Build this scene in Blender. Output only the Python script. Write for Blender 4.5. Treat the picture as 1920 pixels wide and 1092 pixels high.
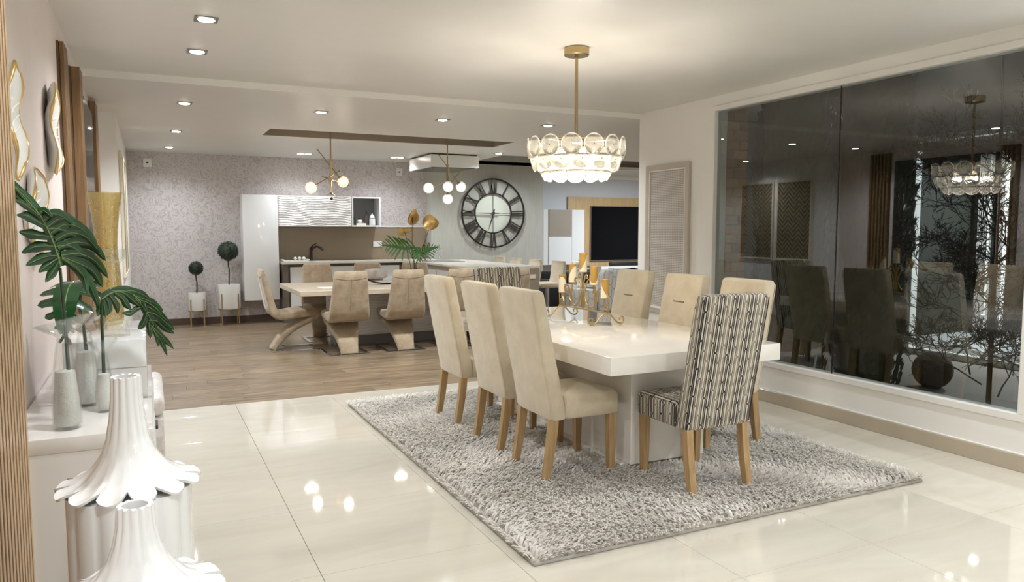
import bpy, bmesh, math, random
from mathutils import Vector, Matrix
import numpy as np
R = math.radians
PI = math.pi
for o in list(bpy.data.objects):
    bpy.data.objects.remove(o)
SC = bpy.context.scene
COL = SC.collection
random.seed(7)

# ------------------------------------------------------------------ camera, world, exposure
cam_d = bpy.data.cameras.new('camera')
cam_d.sensor_width = 36.0
cam_d.lens = 1408.0 / 1920.0 * 36.0
cam_d.clip_start = 0.05
cam_d.clip_end = 200
cam = bpy.data.objects.new('camera', cam_d)
COL.objects.link(cam)
cam.location = (0, 0, 1.42)
cam.rotation_euler = (R(90 - 4.629), 0, R(-25.837))
SC.camera = cam
W = bpy.data.worlds.new('night_sky')
SC.world = W
W.use_nodes = True
W.node_tree.nodes['Background'].inputs[0].default_value = (0.10, 0.12, 0.15, 1)
W.node_tree.nodes['Background'].inputs[1].default_value = 0.12
SC.view_settings.view_transform = 'Standard'
SC.view_settings.look = 'None'
SC.view_settings.gamma = 1.0
SC.view_settings.use_curve_mapping = False
SC.view_settings.exposure = 1.17

ZN, ZF = 2.605, 2.555          # ceiling heights, near and far of the small step
XL, XR, YB, YT = -0.42, 4.584, 12.25, 6.43
WARM, NEUT, COOL = (1.0, 0.94, 0.86), (0.95, 1.0, 1.05), (0.90, 0.97, 1.04)


def lamp(name, kind, loc, power, color=WARM, size=0.04, spot=None, blend=0.6, rot=(0, 0, 0)):
    d = bpy.data.lights.new(name, kind)
    d.energy = power
    d.color = color
    if kind == 'AREA':
        d.shape = 'DISK'
        d.size = size
    else:
        d.shadow_soft_size = size
    if kind == 'SPOT':
        d.spot_size = R(spot or 140)
        d.spot_blend = blend
    o = bpy.data.objects.new(name, d)
    o.location = loc
    o.rotation_euler = rot
    COL.objects.link(o)
    return o


# downlight and added fill lamp positions (x, y, ceiling z, power)
DOWN = [(0.34, 4.65, ZN, 34), (0.34, 5.5, ZN, 34), (0.34, 2.4, ZN, 34), (0.34, 0.6, ZN, 34),  # the last two here are added, unseen fill
        (4.1, 2.3, ZN, 48), (4.1, 0.4, ZN, 48), (2.3, 0.6, ZN, 48), (2.3, -1.2, ZN, 40), (4.1, -1.2, ZN, 40),  # whole row added out of view to brighten the room
        (0.34, 7.42, ZF, 46), (0.34, 9.55, ZF, 56), (0.31, 11.4, ZF, 30), (1.545, 7.4, ZF, 46), (2.78, 7.38, ZF, 46),
        (3.95, 7.26, ZF, 46), (2.14, 11.5, ZF, 26), (3.55, 11.45, ZF, 26), (4.72, 10.2, ZF, 50), (5.45, 11.35, ZF, 22),
        (6.6, 7.4, ZF, 30), (8.6, 7.4, ZF, 30)]
for (x, y, z, p) in DOWN:
    lamp('downlight_and_fill_beam', 'SPOT', (x, y, z - 0.03), p * 1.1, NEUT if y < 10.9 else COOL, 0.05, 150, 0.9)
# chandelier bulbs
CH = Vector((2.56, 4.32, 1.895))
for k in range(6):
    a = k * PI / 3 + 0.3
    lamp('chandelier_bulb_light', 'POINT', (CH.x + 0.13 * math.cos(a), CH.y + 0.13 * math.sin(a), CH.z - 0.02), 2.8, WARM, 0.03)
# television corner
lamp('media_corner_light', 'AREA', (8.2, 11.0, 2.52), 38, COOL, 0.6)
lamp('media_corner_light', 'AREA', (9.2, 9.2, 2.52), 40, COOL, 0.6)
# garden and the lit room across it
lamp('garden_lamp', 'POINT', (7.2, 5.4, 3.3), 0.5, NEUT, 0.1)
lamp('garden_lamp', 'POINT', (7.2, 1.5, 3.2), 0.5, NEUT, 0.1)
lamp('garden_room_light', 'AREA', (9.4, 5.0, 2.35), 60, COOL, 0.5)
lamp('garden_room_light', 'AREA', (9.4, 3.4, 2.35), 25, COOL, 0.5)


# ------------------------------------------------------------------ helpers
class MB:
    def __init__(s):
        s.bm = bmesh.new()

    def face(s, pts):
        vs = [s.bm.verts.new(p) for p in pts]
        return s.bm.faces.new(vs)

    def box(s, x0, x1, y0, y1, z0, z1, b=0.0, seg=1, M=None):
        if x0 > x1: x0, x1 = x1, x0
        if y0 > y1: y0, y1 = y1, y0
        if z0 > z1: z0, z1 = z1, z0
        c = [(x0, y0, z0), (x1, y0, z0), (x1, y1, z0), (x0, y1, z0), (x0, y0, z1), (x1, y0, z1), (x1, y1, z1), (x0, y1, z1)]
        vs = [s.bm.verts.new(M @ Vector(p) if M else p) for p in c]
        fs = [s.bm.faces.new([vs[i] for i in q]) for q in
              ((0, 3, 2, 1), (4, 5, 6, 7), (0, 1, 5, 4), (1, 2, 6, 5), (2, 3, 7, 6), (3, 0, 4, 7))]
        if b:
            es = list({e for f in fs for e in f.edges})
            bmesh.ops.bevel(s.bm, geom=es, offset=b, segments=seg, profile=0.5, affect='EDGES', clamp_overlap=True)
        return s

    def loft(s, rings, cap=True, closed=True, loop=False):
        vr = [[s.bm.verts.new(p) for p in r] for r in rings]
        n = len(vr[0])
        pairs = list(zip(vr, vr[1:]))
        if loop: pairs.append((vr[-1], vr[0]))
        for a, b in pairs:
            for i in range(n if closed else n - 1):
                j = (i + 1) % n
                s.bm.faces.new((a[i], a[j], b[j], b[i]))
        if cap and closed and not loop:
            s.bm.faces.new(vr[0][::-1])
            s.bm.faces.new(vr[-1])
        return s

    def lathe(s, prof, seg=24, c=(0, 0, 0), cap=True, mod=None):
        rings = []
        for (r, z) in prof:
            ring = []
            for k in range(seg):
                a = 2 * PI * k / seg
                rr = r * (mod(a, z) if mod else 1)
                ring.append((c[0] + rr * math.cos(a), c[1] + rr * math.sin(a), c[2] + z))
            rings.append(ring)
        return s.loft(rings, cap)

    def tube(s, pts, r, seg=8, cap=True, loop=False):
        pts = [Vector(p) for p in pts]
        n = len(pts)
        rr = r if isinstance(r, (list, tuple)) else [r] * n
        rings = []
        ref = None
        for i, p in enumerate(pts):
            if loop:
                t = pts[(i + 1) % n] - pts[i - 1]
            else:
                t = pts[min(i + 1, n - 1)] - pts[max(i - 1, 0)]
            t.normalize()
            if ref is None:
                ref = Vector((0, 0, 1)) if abs(t.z) < 0.9 else Vector((1, 0, 0))
            u = (ref - t * ref.dot(t))
            if u.length < 1e-5: u = t.orthogonal()
            u.normalize()
            ref = u
            v = t.cross(u)
            rings.append([p + rr[i] * (math.cos(2 * PI * k / seg) * u + math.sin(2 * PI * k / seg) * v) for k in range(seg)])
        return s.loft(rings, cap, True, loop)

    def prism(s, poly, y0, y1, ax='y'):
        """poly: list of 2d points; extruded along ax"""
        def P(p, t):
            return {'y': (p[0], t, p[1]), 'x': (t, p[0], p[1]), 'z': (p[0], p[1], t)}[ax]
        return s.loft([[P(p, y0) for p in poly], [P(p, y1) for p in poly]])

    def ball(s, c, r, u=16, v=10, sc=(1, 1, 1)):
        rings = []
        for i in range(1, v):
            th = PI * i / v
            rings.append([(c[0] + sc[0] * r * math.sin(th) * math.cos(2 * PI * k / u), c[1] + sc[1] * r * math.sin(th) * math.sin(2 * PI * k / u),
                           c[2] + sc[2] * r * math.cos(th)) for k in range(u)])
        vr = [[s.bm.verts.new(p) for p in rg] for rg in rings]
        top = s.bm.verts.new((c[0], c[1], c[2] + sc[2] * r)); bot = s.bm.verts.new((c[0], c[1], c[2] - sc[2] * r))
        for a, b in zip(vr, vr[1:]):
            for k in range(u):
                s.bm.faces.new((a[k], b[k], b[(k + 1) % u], a[(k + 1) % u]))
        for k in range(u):
            s.bm.faces.new((top, vr[0][k], vr[0][(k + 1) % u]))
            s.bm.faces.new((bot, vr[-1][(k + 1) % u], vr[-1][k]))
        return s

    def build(s, name, m, parent=None, sharp=35, uv=False, loc=None, rot=None):
        bmesh.ops.recalc_face_normals(s.bm, faces=s.bm.faces[:])
        if uv:
            L = s.bm.loops.layers.uv.new('UVMap')
            for f in s.bm.faces:
                n = f.normal
                ax = max(range(3), key=lambda i: abs(n[i]))
                for l in f.loops:
                    c = l.vert.co
                    if uv == 'wrap' and n.y < 0.6 and abs(n.z) < 0.7:
                        # cloth runs round from the rear onto the sides
                        yr = -0.205 - 0.19 * (c.z - 0.345)
                        sg = 1 if f.calc_center_median().x > 0 else -1
                        wrap_ = max(0.0, c.y - yr) if abs(c.x) > 0.18 else 0.0
                        l[L].uv = (c.x + sg * wrap_ * 1.0, c.z)
                        continue
                    l[L].uv = ((c.y, c.z), (c.x, c.z), (c.x, c.y))[ax]
        me = bpy.data.meshes.new(name)
        s.bm.to_mesh(me)
        s.bm.free()
        me.materials.append(m)
        if sharp:
            me.shade_smooth()
            me.set_sharp_from_angle(angle=R(sharp))
        o = bpy.data.objects.new(name, me)
        COL.objects.link(o)
        if parent: o.parent = parent
        if loc: o.location = loc
        if rot: o.rotation_euler = rot
        return o


def tag(o, label=None, cat=None, group=None, kind=None):
    if label: o['label'] = label
    if cat: o['category'] = cat
    if group: o['group'] = group
    if kind: o['kind'] = kind
    return o


def thing(name, label, cat, loc=(0, 0, 0), rz=0.0, group=None):
    o = bpy.data.objects.new(name, None)
    o.empty_display_size = 0.1
    COL.objects.link(o)
    o.location = loc
    o.rotation_euler = (0, 0, rz)
    return tag(o, label, cat, group)


def dup(root, label=None, loc=None, rz=None, parent=None, scale=None):
    c = root.copy()
    COL.objects.link(c)
    if parent is not None: c.parent = parent
    if label: c['label'] = label
    if loc is not None: c.location = loc
    if rz is not None: c.rotation_euler = (0, 0, rz)
    if scale: c.scale = scale
    for ch in [x for x in bpy.data.objects if x.parent == root]:
        dup(ch, parent=c)
    return c


def struct(o, label=None):
    o['kind'] = 'structure'
    if label: o['label'] = label
    return o


# ------------------------------------------------------------------ materials
def newmat(name):
    m = bpy.data.materials.new(name)
    m.use_nodes = True
    nt = m.node_tree
    return m, nt, nt.nodes['Principled BSDF']


class NG:
    """tiny node-graph writer"""
    def __init__(s, nt):
        s.nt = nt

    def val(s, x):
        return x

    def m(s, op, a, b=None, c=None):
        n = s.nt.nodes.new('ShaderNodeMath')
        n.operation = op
        for i, x in enumerate((a, b, c)):
            if x is None: continue
            if isinstance(x, (int, float)): n.inputs[i].default_value = x
            else: s.nt.links.new(x, n.inputs[i])
        return n.outputs[0]

    def coord(s, kind='Object'):
        n = s.nt.nodes.new('ShaderNodeTexCoord')
        return n.outputs[kind]

    def mapping(s, v, scale=(1, 1, 1), loc=(0, 0, 0), rot=(0, 0, 0)):
        n = s.nt.nodes.new('ShaderNodeMapping')
        n.inputs['Scale'].default_value = scale
        n.inputs['Location'].default_value = loc
        n.inputs['Rotation'].default_value = rot
        s.nt.links.new(v, n.inputs['Vector'])
        return n.outputs[0]

    def noise(s, v=None, scale=5.0, detail=2.0, rough=0.5, dist=0.0, out='Fac'):
        n = s.nt.nodes.new('ShaderNodeTexNoise')
        n.inputs['Scale'].default_value = scale
        n.inputs['Detail'].default_value = detail
        n.inputs['Roughness'].default_value = rough
        n.inputs['Distortion'].default_value = dist
        if v is not None: s.nt.links.new(v, n.inputs['Vector'])
        return n.outputs[out]

    def voronoi(s, v=None, scale=5.0, feature='F1', out='Distance'):
        n = s.nt.nodes.new('ShaderNodeTexVoronoi')
        n.feature = feature
        n.inputs['Scale'].default_value = scale
        if v is not None: s.nt.links.new(v, n.inputs['Vector'])
        return n.outputs[out]

    def white(s, w):
        n = s.nt.nodes.new('ShaderNodeTexWhiteNoise')
        n.noise_dimensions = '1D'
        s.nt.links.new(w, n.inputs['W'])
        return n.outputs['Value']

    def sep(s, v):
        n = s.nt.nodes.new('ShaderNodeSeparateXYZ')
        s.nt.links.new(v, n.inputs[0])
        return n.outputs[0], n.outputs[1], n.outputs[2]

    def ramp(s, f, stops, interp='LINEAR'):
        n = s.nt.nodes.new('ShaderNodeValToRGB')
        cr = n.color_ramp
        cr.interpolation = interp
        while len(cr.elements) < len(stops): cr.elements.new(0.5)
        for e, (p, c) in zip(cr.elements, stops):
            e.position = p
            e.color = (*c, 1) if len(c) == 3 else c
        s.nt.links.new(f, n.inputs[0])
        return n.outputs[0]

    def mix(s, f, a, b):
        n = s.nt.nodes.new('ShaderNodeMix')
        n.data_type = 'RGBA'
        for sock, x in ((n.inputs[0], f), (n.inputs[6], a), (n.inputs[7], b)):
            if isinstance(x, (int, float)): sock.default_value = x
            elif isinstance(x, tuple): sock.default_value = (*x, 1)
            else: s.nt.links.new(x, sock)
        return n.outputs[2]

    def bump(s, h, strength=0.2, dist=0.01):
        n = s.nt.nodes.new('ShaderNodeBump')
        n.inputs['Strength'].default_value = strength
        n.inputs['Distance'].default_value = dist
        s.nt.links.new(h, n.inputs['Height'])
        return n.outputs[0]

    def info(s, out='Random'):
        return s.nt.nodes.new('ShaderNodeObjectInfo').outputs[out]

    def link(s, a, b):
        s.nt.links.new(a, b)


def plain(name, col, rough=0.5, metal=0.0, coat=0.0, var=0.04, bumpy=0.0, bscale=120, spec=None, emit=None, estr=1.0, sheen=0.0):
    m, nt, p = newmat(name)
    g = NG(nt)
    if emit:
        p.inputs['Emission Color'].default_value = (*emit, 1)
        p.inputs['Emission Strength'].default_value = estr
    if var:
        n = g.noise(g.coord(), 6.0, 3)
        c0 = tuple(max(0, c * (1 - var)) for c in col)
        c1 = tuple(min(1, c * (1 + var)) for c in col)
        g.link(g.ramp(n, [(0.3, c0), (0.7, c1)]), p.inputs['Base Color'])
    else:
        p.inputs['Base Color'].default_value = (*col, 1)
    p.inputs['Roughness'].default_value = rough
    p.inputs['Metallic'].default_value = metal
    p.inputs['Coat Weight'].default_value = coat
    if coat: p.inputs['Coat Roughness'].default_value = 0.04
    if sheen:
        p.inputs['Sheen Weight'].default_value = sheen
        p.inputs['Sheen Roughness'].default_value = 0.4
    if spec is not None: p.inputs['Specular IOR Level'].default_value = spec
    if bumpy:
        g.link(g.bump(g.noise(g.coord(), bscale, 3), bumpy, 0.004), p.inputs['Normal'])
    return m


def m_wood(name, c0, c1, axis='z', scale=1.0, rough=0.4, rnd=0.0, coat=0.0, ring=14):
    m, nt, p = newmat(name)
    g = NG(nt)
    sc = {'x': (0.9, ring, ring), 'y': (ring, 0.9, ring), 'z': (ring, ring, 0.9)}[axis]
    v = g.coord()
    if rnd:
        r = g.info()
        add = nt.nodes.new('ShaderNodeVectorMath'); add.operation = 'ADD'
        comb = nt.nodes.new('ShaderNodeCombineXYZ')
        g.link(g.m('MULTIPLY', r, 37.0), comb.inputs[0]); g.link(g.m('MULTIPLY', r, 91.0), comb.inputs[1])
        g.link(v, add.inputs[0]); g.link(comb.outputs[0], add.inputs[1])
        v = add.outputs[0]
    v = g.mapping(v, tuple(q * scale for q in sc))
    n = g.noise(v, 2.2, 5, 0.62, 0.6)
    col = g.ramp(n, [(0.28, c0), (0.62, c1)])
    if rnd:
        dark = g.ramp(g.info(), [(0.0, tuple(1 - rnd for _ in range(3))), (1.0, (1, 1, 1))])
        mm = nt.nodes.new('ShaderNodeMix'); mm.data_type = 'RGBA'; mm.blend_type = 'MULTIPLY'
        mm.inputs[0].default_value = 1.0
        g.link(col, mm.inputs[6]); g.link(dark, mm.inputs[7])
        col = mm.outputs[2]
    g.link(col, p.inputs['Base Color'])
    p.inputs['Roughness'].default_value = rough
    p.inputs['Coat Weight'].default_value = coat
    p.inputs['Coat Roughness'].default_value = 0.12
    g.link(g.bump(n, 0.12, 0.003), p.inputs['Normal'])
    return m


def m_fabric(name, c0, c1, rough=0.9, scale=260, sheen=0.3, blot=7):
    m, nt, p = newmat(name)
    g = NG(nt)
    n = g.noise(g.coord(), blot, 4, 0.6, 0.4)
    f = g.noise(g.mapping(g.coord(), (1, 1, 0.5)), scale, 2)
    mixf = g.m('ADD', g.m('MULTIPLY', n, 0.75), g.m('MULTIPLY', f, 0.25))
    g.link(g.ramp(mixf, [(0.36, c0), (0.64, c1)]), p.inputs['Base Color'])
    p.inputs['Roughness'].default_value = rough
    p.inputs['Sheen Weight'].default_value = sheen
    g.link(g.bump(g.m('ADD', f, g.m('MULTIPLY', n, 1.6)), 0.25, 0.003), p.inputs['Normal'])
    return m


def m_chain(name, ground, ramp, cw=0.023, period=0.105, hx=0.0072, hy=0.050, th=0.0026, noise=True):
    """woven pattern of long interlocking links in columns, on uv in metres"""
    m, nt, p = newmat(name)
    g = NG(nt)
    u, v, _ = g.sep(g.coord('UV'))
    uu = g.m('DIVIDE', g.m('ADD', u, 5.0), cw)
    col = g.m('FLOOR', uu)
    px = g.m('MULTIPLY', g.m('SUBTRACT', g.m('FRACT', uu), 0.5), cw)
    rnd = g.m('DIVIDE', g.m('ADD', g.m('FLOORED_MODULO', col, 4.0), 0.5), 4.0)
    vv = g.m('ADD', g.m('DIVIDE', g.m('ADD', v, 5.0), period), g.m('MULTIPLY', col, 0.37))
    row = g.m('FLOOR', vv)
    py = g.m('MULTIPLY', g.m('SUBTRACT', g.m('FRACT', vv), 0.5), period)
    rr = hx * 0.9
    qx = g.m('MAXIMUM', g.m('SUBTRACT', g.m('ABSOLUTE', px), hx - rr), 0.0)
    qy = g.m('MAXIMUM', g.m('SUBTRACT', g.m('ABSOLUTE', py), hy - rr), 0.0)
    d = g.m('SUBTRACT', g.m('SQRT', g.m('ADD', g.m('MULTIPLY', qx, qx), g.m('MULTIPLY', qy, qy))), rr)
    line = g.m('LESS_THAN', g.m('ABSOLUTE', d), th)
    # little joints between one link and the next
    joint = g.m('MULTIPLY', g.m('LESS_THAN', g.m('ABSOLUTE', px), 0.0042), g.m('GREATER_THAN', g.m('ABSOLUTE', py), hy - 0.004))
    mask = g.m('MAXIMUM', line, joint)
    c = g.ramp(rnd, ramp, 'CONSTANT')
    out = g.mix(mask, ground, c)
    g.link(out, p.inputs['Base Color'])
    p.inputs['Roughness'].default_value = 0.75
    p.inputs['Sheen Weight'].default_value = 0.1
    g.link(g.bump(g.m('ADD', mask, g.noise(g.coord(), 300, 2)), 0.3, 0.002), p.inputs['Normal'])
    return m


def m_glass(name, tint=(1, 1, 1), rough=0.0, refl=0.06, clear=0.9, tr=None):
    """thin clear glass: transparent with fresnel gloss, cheap to render"""
    m = bpy.data.materials.new(name)
    m.use_nodes = True
    nt = m.node_tree
    nt.nodes.clear()
    g = NG(nt)
    out = nt.nodes.new('ShaderNodeOutputMaterial')
    t = nt.nodes.new('ShaderNodeBsdfTransparent'); t.inputs[0].default_value = (*tint, 1)
    gl = nt.nodes.new('ShaderNodeBsdfGlossy'); gl.inputs['Roughness'].default_value = rough
    lw = nt.nodes.new('ShaderNodeLayerWeight'); lw.inputs[0].default_value = 0.35
    f = g.m('ADD', g.m('MULTIPLY', g.m('POWER', lw.outputs['Facing'], 2.2), 1 - clear), refl)
    mx = nt.nodes.new('ShaderNodeMixShader')
    g.link(f, mx.inputs[0]); g.link(t.outputs[0], mx.inputs[1]); g.link(gl.outputs[0], mx.inputs[2])
    last = mx.outputs[0]
    if tr:
        tl = nt.nodes.new('ShaderNodeBsdfTranslucent'); tl.inputs[0].default_value = (*tr[0], 1)
        df = nt.nodes.new('ShaderNodeBsdfDiffuse'); df.inputs[0].default_value = (*tr[0], 1)
        ad = nt.nodes.new('ShaderNodeMixShader'); ad.inputs[0].default_value = 0.4
        g.link(tl.outputs[0], ad.inputs[1]); g.link(df.outputs[0], ad.inputs[2])
        m2 = nt.nodes.new('ShaderNodeMixShader')
        if tr[1] is None:
            # frosting: swirled inside, dense at the rim
            n = g.noise(g.coord(), 22, 4, 0.6, 2.0)
            fac = g.ramp(n, [(0.35, (0.10,) * 3), (0.7, (0.42,) * 3)])
            g.link(fac, m2.inputs[0])
        else:
            m2.inputs[0].default_value = tr[1]
        g.link(last, m2.inputs[1]); g.link(ad.outputs[0], m2.inputs[2])
        last = m2.outputs[0]
    g.link(last, out.inputs[0])
    return m


def m_emit(name, col, s):
    m = bpy.data.materials.new(name); m.use_nodes = True
    nt = m.node_tree; nt.nodes.clear()
    e = nt.nodes.new('ShaderNodeEmission'); e.inputs[0].default_value = (*col, 1); e.inputs[1].default_value = s
    o = nt.nodes.new('ShaderNodeOutputMaterial'); nt.links.new(e.outputs[0], o.inputs[0])
    return m


def m_wallpaper():
    m, nt, p = newmat('mauve_swirl_wallpaper')
    g = NG(nt)
    v = g.mapping(g.coord(), (1, 1, 0.8))
    n = g.noise(v, 8.5, 1.0, 0.5, 1.8)
    k = g.m('ABSOLUTE', g.m('SUBTRACT', g.m('FRACT', g.m('MULTIPLY', n, 4.5)), 0.5))
    c = g.ramp(k, [(0.0, (0.43, 0.38, 0.37)), (0.12, (0.50, 0.455, 0.44)), (0.30, (0.62, 0.57, 0.555)), (0.5, (0.58, 0.53, 0.515))])
    g.link(c, p.inputs['Base Color'])
    p.inputs['Roughness'].default_value = 0.55
    g.link(g.bump(k, 0.2, 0.004), p.inputs['Normal'])
    return m


def m_tile():
    m, nt, p = newmat('polished_cream_porcelain')
    g = NG(nt)
    n = g.noise(g.mapping(g.coord('Object'), (0.7, 2.6, 1)), 2.0, 4, 0.55, 1.2)
    c = g.ramp(n, [(0.3, (0.56, 0.515, 0.43)), (0.7, (0.62, 0.58, 0.49))])
    g.link(c, p.inputs['Base Color'])
    p.inputs['Roughness'].default_value = 0.045
    p.inputs['Specular IOR Level'].default_value = 0.65
    return m


def m_ripple(name, col):
    return plain(name, col, 0.3, var=0.01)


M = {}
M['ceiling'] = plain('ceiling_paint', (0.72, 0.70, 0.655), 0.42, var=0.01)
M['white_wall'] = plain('white_wall_paint', (0.86, 0.845, 0.80), 0.6, var=0.01)
M['trim'] = plain('white_trim_paint', (0.84, 0.82, 0.78), 0.4, var=0.01)
M['pink_wall'] = plain('blush_wall_paint', (0.76, 0.67, 0.63), 0.6, var=0.015, bumpy=0.1)
M['paper'] = m_wallpaper()
M['stone_wall'] = m_wood('grey_beige_vertical_grain', (0.46, 0.455, 0.40), (0.54, 0.53, 0.47), 'z', 1.6, 0.35)
M['grey_wall'] = plain('pale_grey_wall', (0.62, 0.645, 0.66), 0.6, var=0.01)
M['base_tile'] = plain('beige_baseboard_tile', (0.50, 0.43, 0.33), 0.15, var=0.03)
M['base_dark'] = plain('brown_baseboard', (0.09, 0.055, 0.04), 0.4)
M['tile'] = m_tile()
M['grout'] = plain('tile_grout', (0.25, 0.22, 0.18), 0.8)
M['plank'] = m_wood('laminate_oak', (0.105, 0.07, 0.042), (0.34, 0.25, 0.158), 'x', 1.0, 0.28, rnd=0.22, ring=11)
M['cream_fab'] = m_fabric('cream_chenille', (0.56, 0.47, 0.33), (0.67, 0.58, 0.43))
M['suede'] = m_fabric('tan_suede', (0.30, 0.225, 0.14), (0.45, 0.355, 0.24), sheen=0.35, blot=9)
M['seam'] = plain('dark_tan_stitching', (0.20, 0.14, 0.09), 0.9)
M['striped'] = m_chain('linked_stripe_fabric', (0.66, 0.61, 0.50),
                       [(0.0, (0.008, 0.008, 0.014)), (0.25, (0.17, 0.145, 0.105)), (0.5, (0.26, 0.23, 0.185)), (0.75, (0.06, 0.042, 0.022))],
                       cw=0.026, period=0.15, hx=0.0082, hy=0.074, th=0.0040)
M['rings'] = m_chain('ring_pattern_fabric', (0.66, 0.64, 0.60), [(0.0, (0.36, 0.34, 0.31)), (0.5, (0.45, 0.43, 0.40))],
                     cw=0.085, period=0.17, hx=0.039, hy=0.083, th=0.005)
M['oak'] = m_wood('light_oak_leg', (0.30, 0.18, 0.075), (0.46, 0.30, 0.14), 'z', 1.8, 0.45)
M['gloss_cream'] = plain('cream_gloss_lacquer', (0.84, 0.80, 0.73), 0.06, coat=0.6, var=0.005)
M['gloss_white'] = plain('white_gloss_lacquer', (0.83, 0.83, 0.82), 0.07, coat=0.6, var=0.005)
M['console'] = plain('white_gloss_console', (0.80, 0.77, 0.73), 0.08, coat=0.6, var=0.005)
M['satin_white'] = plain('satin_white_lacquer', (0.80, 0.79, 0.76), 0.25, var=0.01)
M['ripple'] = plain('white_rippled_panel', (0.82, 0.80, 0.77), 0.3, var=0.01)
M['ceramic'] = plain('white_glazed_ceramic', (0.84, 0.84, 0.82), 0.12, coat=0.5, var=0.01)
M['taupe'] = plain('taupe_laminate', (0.32, 0.27, 0.21), 0.35, var=0.02)
M['taupe_glass'] = plain('brown_backsplash', (0.30, 0.235, 0.165), 0.25, var=0.02)
M['dark_taupe'] = m_wood('dark_taupe_wood', (0.10, 0.08, 0.06), (0.17, 0.14, 0.11), 'z', 1.5, 0.4)
M['plinth'] = plain('grey_plinth', (0.22, 0.21, 0.20), 0.4)
M['stone_top'] = plain('pale_stone_worktop', (0.72, 0.67, 0.58), 0.15, var=0.03)
M['table_wood'] = m_wood('washed_oak_top', (0.46, 0.37, 0.26), (0.62, 0.53, 0.41), 'x', 1.5, 0.3)
M['panel_wood'] = m_wood('golden_oak_panel', (0.48, 0.32, 0.15), (0.62, 0.44, 0.23), 'z', 1.6, 0.35)
M['slat'] = m_wood('bronze_brown_slat', (0.13, 0.07, 0.028), (0.24, 0.135, 0.058), 'z', 1.4, 0.35)
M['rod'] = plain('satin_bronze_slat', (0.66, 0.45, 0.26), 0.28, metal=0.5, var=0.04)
M['shaded_slat'] = plain('shade_brown_slat_side', (0.10, 0.055, 0.028), 0.4)  # dark brown stands in for shade on the sides of the bronze slats
M['rod_back'] = plain('dark_bronze_backing', (0.12, 0.07, 0.04), 0.4)
M['fluted'] = plain('black_fluted_gloss', (0.035, 0.028, 0.025), 0.12, coat=0.5, var=0.01)
M['brass'] = plain('satin_brass', (0.47, 0.36, 0.19), 0.26, metal=1.0, var=0.03)
M['antique'] = plain('antique_gold_iron', (0.45, 0.31, 0.12), 0.36, metal=0.9, var=0.1)
M['gold'] = plain('gold_leaf', (0.72, 0.50, 0.20), 0.30, metal=0.9, var=0.08, bumpy=0.3, bscale=40)
M['steel'] = plain('polished_steel', (0.72, 0.72, 0.72), 0.10, metal=1.0, var=0.01)
M['bulb'] = m_emit('lamp_glow', (1.0, 0.93, 0.82), 14)
M['bulb_warm'] = m_emit('warm_lamp_glow', (1.0, 0.78, 0.52), 9)
M['bulb_white'] = m_emit('opal_globe_glow', (1.0, 0.97, 0.93), 2.2)
M['silver'] = plain('brushed_silver_trim', (0.30, 0.29, 0.27), 0.3, metal=0.8)
M['clear'] = m_glass('clear_glass', (0.985, 0.99, 0.99), 0.0, 0.04, 0.45)
M['thick'] = m_glass('thick_clear_glass', (0.975, 0.985, 0.98), 0.01, 0.05, 0.35)
M['amber'] = m_glass('amber_tinted_globe', (1.0, 0.93, 0.86), 0.0, 0.05, 0.5, tr=((0.42, 0.31, 0.24), 0.26))
M['opal'] = m_glass('frosted_swirl_glass', (1, 1, 0.98), 0.05, 0.05, 0.6, tr=((0.32, 0.31, 0.29), None))
M['disc_rim'] = m_glass('disc_glass_rim', (1, 1, 1), 0.05, 0.08, 0.6, tr=((0.85, 0.82, 0.76), 0.6))
M['window'] = m_glass('window_glass', (0.62, 0.66, 0.63), 0.0, 0.145, 0.78)
M['goldglass'] = m_glass('gold_flecked_glass', (0.96, 0.90, 0.70), 0.05, 0.10, 0.4, tr=((0.50, 0.40, 0.18), 0.2))
M['black'] = plain('black_satin', (0.012, 0.012, 0.013), 0.35, var=0)
M['screen'] = plain('black_television_glass', (0.003, 0.003, 0.004), 0.1, var=0, spec=0.15)
M['iron'] = plain('dark_iron', (0.035, 0.03, 0.028), 0.45, metal=0.6)
M['grey_metal'] = plain('grey_metal_numeral', (0.12, 0.10, 0.09), 0.35, metal=0.7)
M['mirror'] = plain('pale_clock_centre', (0.66, 0.68, 0.58), 0.2, var=0.01)
M['sand'] = plain('white_sand', (0.72, 0.70, 0.66), 0.9, var=0.08, bumpy=0.5)
M['leafback'] = plain('topiary_green', (0.018, 0.032, 0.014), 0.6, var=0.3)
M['stem'] = plain('dark_green_stem', (0.022, 0.045, 0.018), 0.4)
M['twig'] = plain('bare_twig', (0.035, 0.032, 0.022), 0.8)
M['trunk'] = plain('dark_trunk', (0.04, 0.028, 0.02), 0.8)
M['cypress'] = plain('cypress_green', (0.045, 0.06, 0.03), 0.8, var=0.35)
M['soil'] = plain('dark_garden_soil', (0.035, 0.028, 0.018), 0.9, var=0.3, bumpy=0.8, bscale=30)
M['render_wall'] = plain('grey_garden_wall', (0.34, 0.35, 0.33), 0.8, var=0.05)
M['candle'] = plain('amber_candle_wax', (0.46, 0.27, 0.06), 0.45, var=0.15)
M['candle_cream'] = plain('cream_candle_wax', (0.80, 0.72, 0.55), 0.5, var=0.03)
M['shell_white'] = plain('white_plaster_shell', (0.80, 0.79, 0.74), 0.5, var=0.03, bumpy=0.9, bscale=18)
M['paper_white'] = plain('white_paper', (0.8, 0.78, 0.74), 0.6)
M['petal'] = plain('white_petal', (0.86, 0.84, 0.80), 0.6)
M['mortar'] = plain('brick_mortar', (0.33, 0.27, 0.20), 0.9, bumpy=0.5)


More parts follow.
